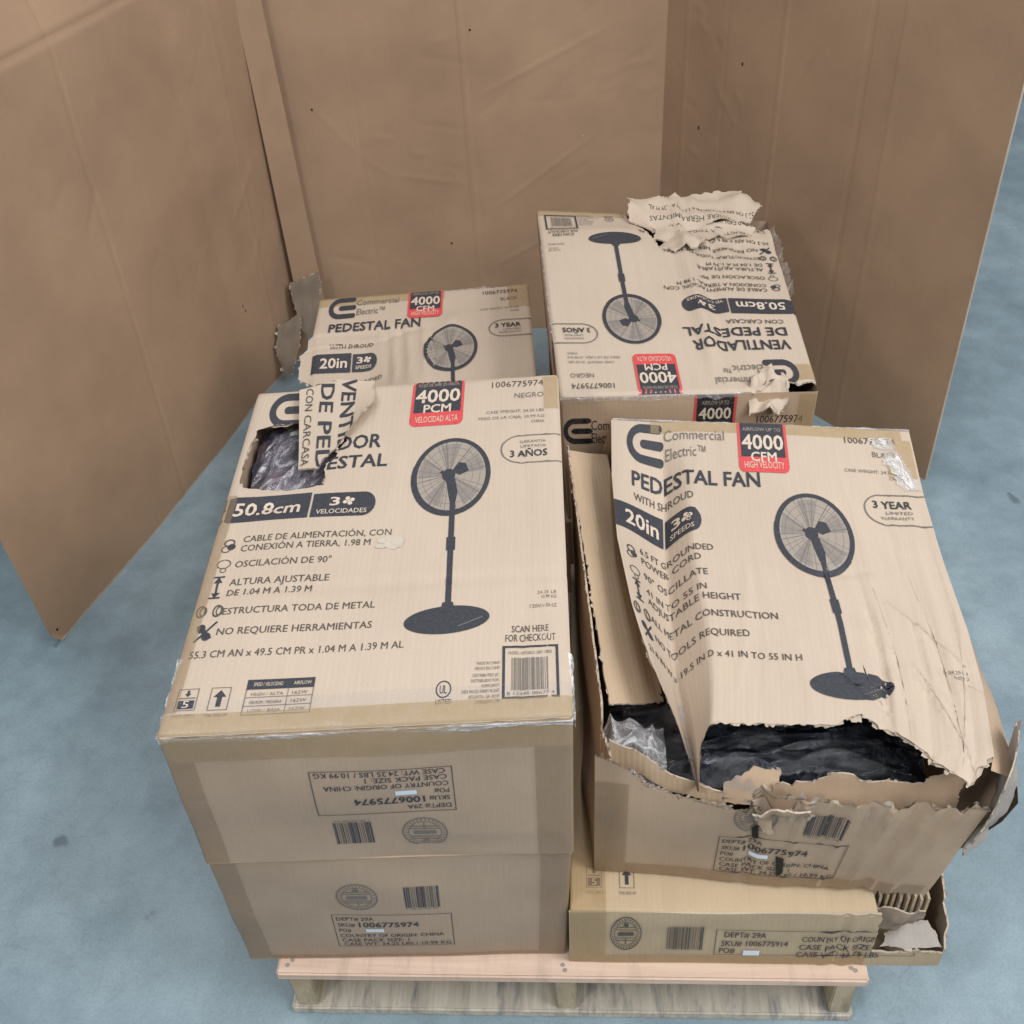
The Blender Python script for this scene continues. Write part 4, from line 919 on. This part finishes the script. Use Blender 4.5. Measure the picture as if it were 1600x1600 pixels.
# ripped strips folded over the back corner
for sd, (poly_, base, lift, tilt) in enumerate((
        (((.385, .905, 1), (.44, .86, 1), (.60, .86, 1), (.74, .90, 1), (.90, .93, 1), (.97, .99, 1), (.93, 1.045, 1), (.84, 1.10, 1), (.70, 1.07, 1), (.55, 1.03, 1), (.40, 1.015, 1)), .006, .05, .5),
        (((.48, .80, 1), (.56, .77, 1), (.74, .82, 1), (.90, .86, 1), (.93, .90, 1), (.80, .915, 1), (.62, .88, 1), (.50, .86, 1)), .012, .02, .2),
        (((.50, .765, 1), (.56, .70, 1), (.66, .73, 1), (.70, .80, 1), (.60, .82, 1)), .016, .01, .2))):
    def dsp(u, v, sd=sd, base=base, lift=lift):
        a, b = .36+u*.66, .66+v*.48
        z = base+lift*sm(.8, 1.1, b)*(1+.4*nz(a*5, b*5, sd))+.022*nz(a*7, b*9, sd+2)+.012*nz(a*17, b*19, sd+5)+.016*max(0, 1-abs(a-.60)/.03)
        return 0., 0., z
    q = [T3.P(a*w3, min(b, 1.0)*l3)+(A(0, .0, 0) if b <= 1 else (b-1)*l3*A(.0, 1, -.02)) for a, b in ((.36, .66), (1.02, .66), (1.02, 1.14), (.36, 1.14))]
    fs = Sheet(*q, disp=dsp, fine=.012)
    cv3 = lambda p: ((p[0]-.36)/.66*fs.W, (p[1]-.66)/.48*fs.L, p[2])
    fo = jitter([cv3(p) for p in poly_], .007, .010, 60+sd); fs.clip = fo
    fs.poly(fo, .011, CARD, 0, .004, TORN, under=KRAFT_IN)
    if sd < 2:
        for j, (t, b) in enumerate((('ESTRUCTURA TODA DE METAL', .865), ('NO REQUIERE HERRAMIENTAS', .915), ('55.3 CM AN x 49.5 CM PR x 1.04 M A 1.39 M AL', .965))):
            v, tr, _ = text_mesh(t, 0)
            fs.tris([cv3((.93-.45*x, b-.018*y+.02*x, 0))[:2] for x, y in v], tr, INKB)
    fs.done('torn_flap', root)
# crumpled front corner
fs = Sheet(*[T3.P(a*w3, b*l3) for a, b in ((.72, -.0), (.99, -.0), (.99, .12), (.72, .12))], disp=lambda u, v: (0, -.16*(1-v), .010+.030*nz(u*4, v*3, 4)+.02*nz(u*9, v*8, 7)-.045*sm(.5, 0, v)), fine=.01)
fo = jitter([(.01, .0, 1), (fs.W*.45, -.02, 1), (fs.W*.62, .02, 1), (fs.W*.60, fs.L*.6, 1), (fs.W*.45, fs.L*.9, 1), (.02, fs.L*.55, 1)], .006, .010, 91)
fs.poly(fo, .010, CARD, 0, .004, TORN, under=KRAFT_IN); fs.done('torn_flap', root)
Fb = sh['F']
zt = lambda px: 1-(px-616)/206.                         # height on the end face
logo(Fb, .005, zt(690), .100, .20, INKP); Fb.text('Commercial', .118, zt(668), .30, .075, INKP, 0); Fb.text('Electric™', .118, zt(689), .25, .080, INKP, 0)
Fb.rect(.525, zt(720), .690, .995, RED, .0010); Fb.rect(.535, zt(700), .680, .995, INKP, .0013)
Fb.text('AIRFLOW UP TO', .555, zt(632), .66, .03, FAINT, 0, .0016); Fb.text('4000', .545, zt(654), .670, .085, KNOCK, 2, .0016); Fb.text('CFM', .57, zt(671), .645, .06, KNOCK, 2, .0016)
Fb.text('1006775974', .775, zt(662), .955, .055, INKP, 0)
Lb = sh['L']                                            # narrow printed side
Lb.rect(.62, .60, .78, .99, RED); Lb.rect(.63, .68, .77, .99, INKP, .0013)
finish(root, sh)
tape(root, [(T3, .93, .04, 1., .12)]); tape(root, [(T3, .0, .955, .38, 1.)]); tape(root, [(Fb, .93, .0, 1., .99)])
film_strip(root, T3.P(0, 0), T3.P(w3*.7, 0), ((0, 1, 0), (0, 0, -1)), (.006, .018), seed=35, n=80, amp=.004)
film_strip(root, T3.P(w3, l3*.50), T3.P(w3, l3*.95), ((-1, 0, .0), (.6, 0, 1)), (.008, .03), seed=36, n=60, amp=.01)
film_strip(root, T3.P(0, l3*.25), T3.P(0, l3*.75), ((1, 0, 0), (0, 0, -1)), (.006, .04), seed=37, n=60, amp=.005)

# ---- torn carton at the front right
GT = thing('torn_carton', 'battered fan carton at the front right with its printed top ripped loose over black film', 'carton', (.98, .55, TZ+.004), G)
E_ = [A(.632, .085, .85), A(1.30, .013, .85), A(1.381, .94, .85), A(.716, 1.012, .85)]
tabL = [(0, .30), (.1, .25), (.25, .175), (.4, .115), (.6, .055), (.8, .02), (1, 0.)]
tabD = [(0, .15), (.1, .15), (.25, .16), (.4, .175), (.6, .185), (.8, .185), (1, .17)]
tabC = [(0, .33), (.1, .30), (.25, .26), (.4, .235), (.6, .21), (.8, .195), (1, .165)]
tabR = [(0, .02), (.1, .060), (.25, .072), (.4, .065), (.6, .035), (.8, .012), (1, 0)]
tabZ = [(0, .110), (.1, .105), (.36, .088), (.60, .066), (.75, .048), (.92, .020), (1, .004)]
_efl = [(.80, .46, .97, .30, .006, .011), (.77, .50, .80, .12, -.007, .010), (.84, .62, .90, .10, .006, .010), (.60, .30, .74, .18, -.006, .014), (.70, .40, .95, .16, .006, .010), (.35, .20, .42, .55, .004, .012), (.83, .30, .96, .05, .007, .011), (.885, .55, .93, .06, -.007, .010), (.74, .34, .82, .14, .006, .010), (.30, .97, .27, .62, .004, .010),
             (.40, .14, .44, .60, -.0025, .010), (.55, .13, .52, .35, .003, .012), (.90, .30, 1.0, .24, -.006, .016), (.93, .12, .98, .45, .004, .010), (.25, .85, .36, .60, .0025, .010), (.74, .95, .78, .60, .002, .008), (.88, .98, .90, .66, -.002, .008), (.62, .52, .78, .55, -.004, .014)]
_ef = folds([(a_, b_, c_, d_, e_*.8, w_*1.25) for a_, b_, c_, d_, e_, w_ in _efl], .005, 33)
def en_disp(u, v):
    l, d, c, r_, D = lerp(tabL, v), lerp(tabD, v), lerp(tabC, v), lerp(tabR, v), lerp(tabZ, v)
    m = d+.075+.055*sm(.75, .1, v); um = m+r_*.75+.02*sm(.6, .1, v)
    if u < d: t = u/d if d else 0; uu = l+(c-l)*t; z = -D*(.40+.60*max(0, t)**1.1)
    elif u < m: t = (u-d)/(m-d); uu = c+(um-c)*t; z = -D*(1-t)**1.25
    else: uu = um+(1+r_-um)*(u-m)/(1-m); z = 0.
    sag = -.052*math.sin(math.pi*min(1, max(0, 1-v)/1.05)*.62)*sm(0., .2, u)
    z += sag+.005*nz(u*2.4, v*2.4, 7)
    for c0, a in ((.775, .004), (.86, -.005), (.93, .004), (.965, -.006)): z += a*max(0, 1-abs(u-c0-.03*(v-.5)+.01*nz(v*4, c0*7))/.012)*sm(.95, .5, v)
    z += -.012*max(0, 1-abs(u-.735-.04*(.5-v))/.012)*sm(.62, .40, v)
    return uu-u, 0., z+_ef(u, v)[2]
T4 = Sheet(*E_, disp=en_disp, fine=.010); T4.lift = .0008; w4, l4 = T4.W, T4.L
k4 = lambda *p: [(a*w4, b*l4, t) for a, b, t in p]
raw4 = k4((0, 1, 0), (0, .30, 1), (.006, .23, 1), (.03, .15, 1), (.07, .08, 1), (.125, .035, 1), (.195, .03, 1), (.215, .10, 1), (.30, .118, 1), (.52, .128, 1), (.60, .134, 1), (.675, .165, 1), (.715, .145, 1), (.79, .115, 1), (.87, .065, 1), (.955, .02, 1), (1.0, .10, 0), (1, 1, 0))
o4 = jitter(raw4, .006, .009, 15); o4b = jitter(raw4, .010, .009, 16)
slit = jitter(k4((.690, .30, 1), (.698, .25, 1), (.722, .205, 1), (.735, .19, 1), (.712, .215, 1)), .003, .008, 77)
T4.clip = o4; T4.holes = [slit]
T4.poly(o4, .0075, CARD, 0, 0, holes=[slit]); T4.poly(o4b, .013, TORN, -.0042, 0, holes=[slit])
art_en(T4)
for q in [e_ for e_ in _efl if e_[0] > .755 and e_[1] < .6]: T4.line(q[0], q[1], (q[0]+q[2])/2+.004, (q[1]+q[3])/2, .0004, CREASE, .0009, .0010); T4.line((q[0]+q[2])/2+.004, (q[1]+q[3])/2, q[2], q[3], .0010, CREASE, .0009, .0003)
T4.clip = None; T4.holes = []
tp4 = [(T4, .14, .965, .97, 1.)]
tape(GT, tp4); tape(GT, [(T4, .905, .84, .995, .965)])
T4.done('top_panel', GT, True, 'printed top panel ripped loose along its front and creased deep at the left')
# narrow bent edge of the top along the right side
def rdisp(u, v): return 0., 0., .045*math.sin(math.pi*u)*v+.012*nz(u*5, v*3, 5)
def edge_pt(v, off=0): return T4.P(w4, v*l4)+A(off, 0, -.004)
rs = MB(); VV = []; UU = []; NV = 46
for i in range(NV+1):
    v = .06+.94*i/NV; p = edge_pt(v); bul = .055*sm(.55, .06, v)
    outx = .012+.012*nz(v*9, 3)+.020*sm(.40, .12, v)
    b0 = A(1.300+.075*v, .045+.885*v, TZ+.004)
    for k, t in enumerate((0, .06, .14, .3, .5, .75, 1.)):
        tt = t; q = p*(1-tt)+b0*tt+A(outx*math.sin(math.pi*min(1, .12+t))+bul*math.sin(math.pi*(t**.7))*.9, .01*nz(v*8, t*4, 2), 0)
        if k == 0: q = p
        VV.append(q); UU.append((i*.02, t*.41))
FF = [(i*7+k, i*7+k+1, (i+1)*7+k+1, (i+1)*7+k) for i in range(NV) for k in range(6)]
rs.add(VV, FF, CARD_SIDE, UU); rs.build('side_panel', GT, True)
# ragged liner peeling off the front right corner
fs = Sheet(A(1.320, .030, .58), A(1.375, .08, .61), A(1.398, .15, .815), A(1.335, .005, .77), disp=folds([(.5, 0, .5, 1, .025, .4)], .02, 6), fine=.02)
fo = jitter([(.01, 0), (fs.W*.5, .02), (fs.W*.9, .10), (fs.W*1.05, .20), (fs.W*.7, .245), (.02, .22), (.0, .12)], .007, .010, 51)
fs.poly(fo, .012, GREYCARD, 0, .003, TORN); fs.done('torn_flap', GT, True, 'pale ply peeling outwards at the front corner')
# left wall, ragged along its top
FLb, FRb = A(.660, .088, TZ+.004), A(1.285, .040, TZ+.004)
lw = Sheet(A(.618, 1.01, TZ+.004), A(.660, .094, TZ+.004), A(.690, .096, .775), A(.611, 1.00, .785), disp=folds([(.75, .0, .95, .5, .020, .22), (.2, .4, .9, .7, .008, .2)], .008, 8))
lw.poly(jitter([(0, 0, 0), (lw.W, 0, 0), (lw.W, lw.L*1.02, 1), (lw.W-.05, lw.L*.98, 1), (lw.W-.11, lw.L*.86, 1), (lw.W-.14, lw.L*.97, 1), (.3, lw.L*1.0, 1), (0, lw.L, 0)], .009, .010, 19), .02, CARD_SIDE, 0, .004, TORN, under=KRAFT_IN); lw.done('side_panel', GT)
# plain inner flap lying inside the left wall
C_ = np.array(CAM); rr_, uu_, ff_ = np.array(_r), np.array(_u), np.array(_f)
fs = Sheet(A(.694, .25, .750), A(.800, .30, .695), A(.706, 1.0, .755), A(.614, .984, .783), disp=folds([(.5, 0, .55, 1, -.006, .5)], .008, 22))
fs.poly(jitter([(0, 0, 1), (fs.W, .0, 0), (fs.W, fs.L, 0), (0, fs.L, 1)], .004, .010, 20), .02, KRAFT_IN, 0, .004, TORN); fs.done('inner_flap', GT)
bk = Sheet(A(1.375, .945, TZ+.004), A(.618, 1.020, TZ+.004), A(.716, 1.013, .842), A(1.378, .943, .842)); bk.grid(0, bk.W, 0, bk.L, .08, CARD_SIDE); bk.done('back_panel', GT)
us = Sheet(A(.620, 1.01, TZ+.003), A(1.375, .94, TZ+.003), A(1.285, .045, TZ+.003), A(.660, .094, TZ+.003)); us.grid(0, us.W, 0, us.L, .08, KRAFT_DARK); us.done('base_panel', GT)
# front wall: torn along the top, pleated at the right
def fr_disp(u, v):
    z = .008*math.sin(math.pi*u)*v+.006*nz(u*3, v*2, 4)
    s_ = u-.10*(1-v)*0
    for c, a, w in ((.455, -.014, .022), (.57, .008, .012), (.64, -.006, .010), (.69, .010, .012), (.735, -.010, .012), (.79, .013, .013), (.855, -.020, .035), (.885, .006, .010), (.94, .016, .02)):
        z += a*max(0, 1-abs(u-c+.05*(1-v)*sm(.6, .9, u))/w)*(.35+.65*v)
    z += .006*nz(u*9, v*7, 12)*sm(.6, 1., v)*sm(.15, .4, u)
    return .07*v*sm(.5, 1., u)*.6, 0., z
FT_ = .805
fw = Sheet(FLb, FRb, A(1.318, .028, FT_), A(.664, .090, FT_), disp=fr_disp, fine=.012); wf, lf = fw.W, fw.L; fw.lift = .0012
rawf = [(0, 0, 0), (wf, 0, 0), (wf, lf*.80, 1), (wf*.965, lf*.84, 1), (wf*.86, lf*.775, 1), (wf*.70, lf*.79, 1), (wf*.53, lf*.81, 1), (wf*.435, lf*.81, 1), (wf*.42, lf*.64, 1), (wf*.33, lf*.69, 1), (wf*.22, lf*.75, 1), (wf*.135, lf*.81, 1), (wf*.07, lf*.93, 1), (0, lf*1.0, 0)]
of = jitter(rawf, .007, .009, 25); ob_ = jitter(rawf, .011, .009, 26)
fw.clip = of; fw.poly(of, .008, CARD_SIDE, 0); fw.poly(ob_, .013, TORN, -.0045)
cl = [(.425, .80), (.445, .70), (.452, .60), (.47, .50), (.455, .44), (.440, .55), (.432, .66)]
art_front(fw, du=.06, dv=-.075)
def rip(pts, mat, off): fw.fan(pts, mat, off)
fw.clip = of
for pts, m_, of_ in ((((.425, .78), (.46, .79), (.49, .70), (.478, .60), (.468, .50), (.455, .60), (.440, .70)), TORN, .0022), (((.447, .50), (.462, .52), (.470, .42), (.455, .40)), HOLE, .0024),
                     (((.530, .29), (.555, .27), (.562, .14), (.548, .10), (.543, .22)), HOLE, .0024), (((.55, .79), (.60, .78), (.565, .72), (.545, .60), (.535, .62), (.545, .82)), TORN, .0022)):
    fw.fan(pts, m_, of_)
fw.clip = None
fw.done('front_panel', GT, True, 'front panel ragged along its top and pleated at the right')
tape(GT, [(fw, .0, .0, .095, .80)], TAPEC); tape(GT, [(fw, .095, .0, .98, .10)], TAPEC)
# curled ply at the rip
fs = Sheet(*[fw.P(a*wf, b*lf, .004) for a, b in ((.43, .48), (.58, .48), (.58, .82), (.43, .82))], disp=lambda u, v: (0, 0, .030*sm(.3, 1, v)*(1-.5*u)+.012*nz(u*4, v*4, 9)), fine=.012)
fo = jitter([(.02, 0.03), (.05, .0), (.035, .07), (.10, .10), (fs.W, .06), (fs.W*.98, fs.L*.85), (fs.W*.4, fs.L*.95), (0.0, fs.L*.8)], .005, .009, 71)
fs.poly(fo, .010, CARD_SIDE, 0, .004, TORN); fs.done('torn_flap', GT)
# inner minor flaps behind the front wall
for sd, (q, po) in enumerate((((A(.69, .10, .64), A(.90, .09, .64), A(.90, .115, .80), A(.69, .125, .80)), ((0, .11), (.055, .09), (.105, .045), (.20, .015), (.205, .045), (.11, .085), (.06, .135), (.0, .165))),
                              ((A(.89, .10, .655), A(1.00, .085, .655), A(1.00, .15, .74), A(.895, .15, .73)), ((0, .0), (.10, 0), (.105, .060), (.06, .070), (.01, .04))),
                              ((A(.985, .094, .65), A(1.315, .072, .65), A(1.315, .105, .775), A(.985, .125, .765)), ((0, 0), (.32, 0), (.325, .100), (.25, .070), (.16, .068), (.13, .088), (.10, .085), (.07, .062), (.0, .050))))):
    fs = Sheet(*q, disp=folds([(.3, 0, .4, 1, .006, .2)], .004, 60+sd)); fs.poly(jitter([(*p, 1) for p in po], .006, .009, 80+sd), .012, KRAFT_IN if sd < 1 else CARD_SIDE, 0, .004, TORN); fs.done('inner_flap', GT)
film_strip(GT, T4.P(w4*.005, l4), T4.P(w4, l4), ((0, -1, 0), (0, 0, -1)), (.008, .014), seed=45, n=90, amp=.004, mat=FILME)
film_strip(GT, T4.P(w4*.92, l4*.97), T4.P(w4*.985, l4*.80), ((-1, 0, 0), (1, 0, -.3)), (.05, .012), seed=46, n=40, amp=.006, mat=FILME)

th = thing('bagged_fan', 'black fan parts in crinkled film spilling under the ripped top of the front right carton', 'fan', (1.0, .3, .6), 'bagged fans inside torn cartons')
crumpled('black_film', '', '', .985, .235, .672, .58, .27, BLK, 13, .034, 6., th, n=150, ay=3.4)
crumpled('clear_bag', '', '', .735, .165, .735, .12, .12, FILMW, 17, .050, 12., th, n=60)
crumpled('clear_bag', '', '', .99, .205, .694, .54, .20, film_mat('painted_glint_film', .0, .85, scale=(11, 34, 11), gl=.03, lo=.665, hi=.72, tint=(.9, .93, 1.)), 19, .030, 5., th, n=110, ay=3.)  # sheet laid over to carry painted white glints on the black film
mb = MB()
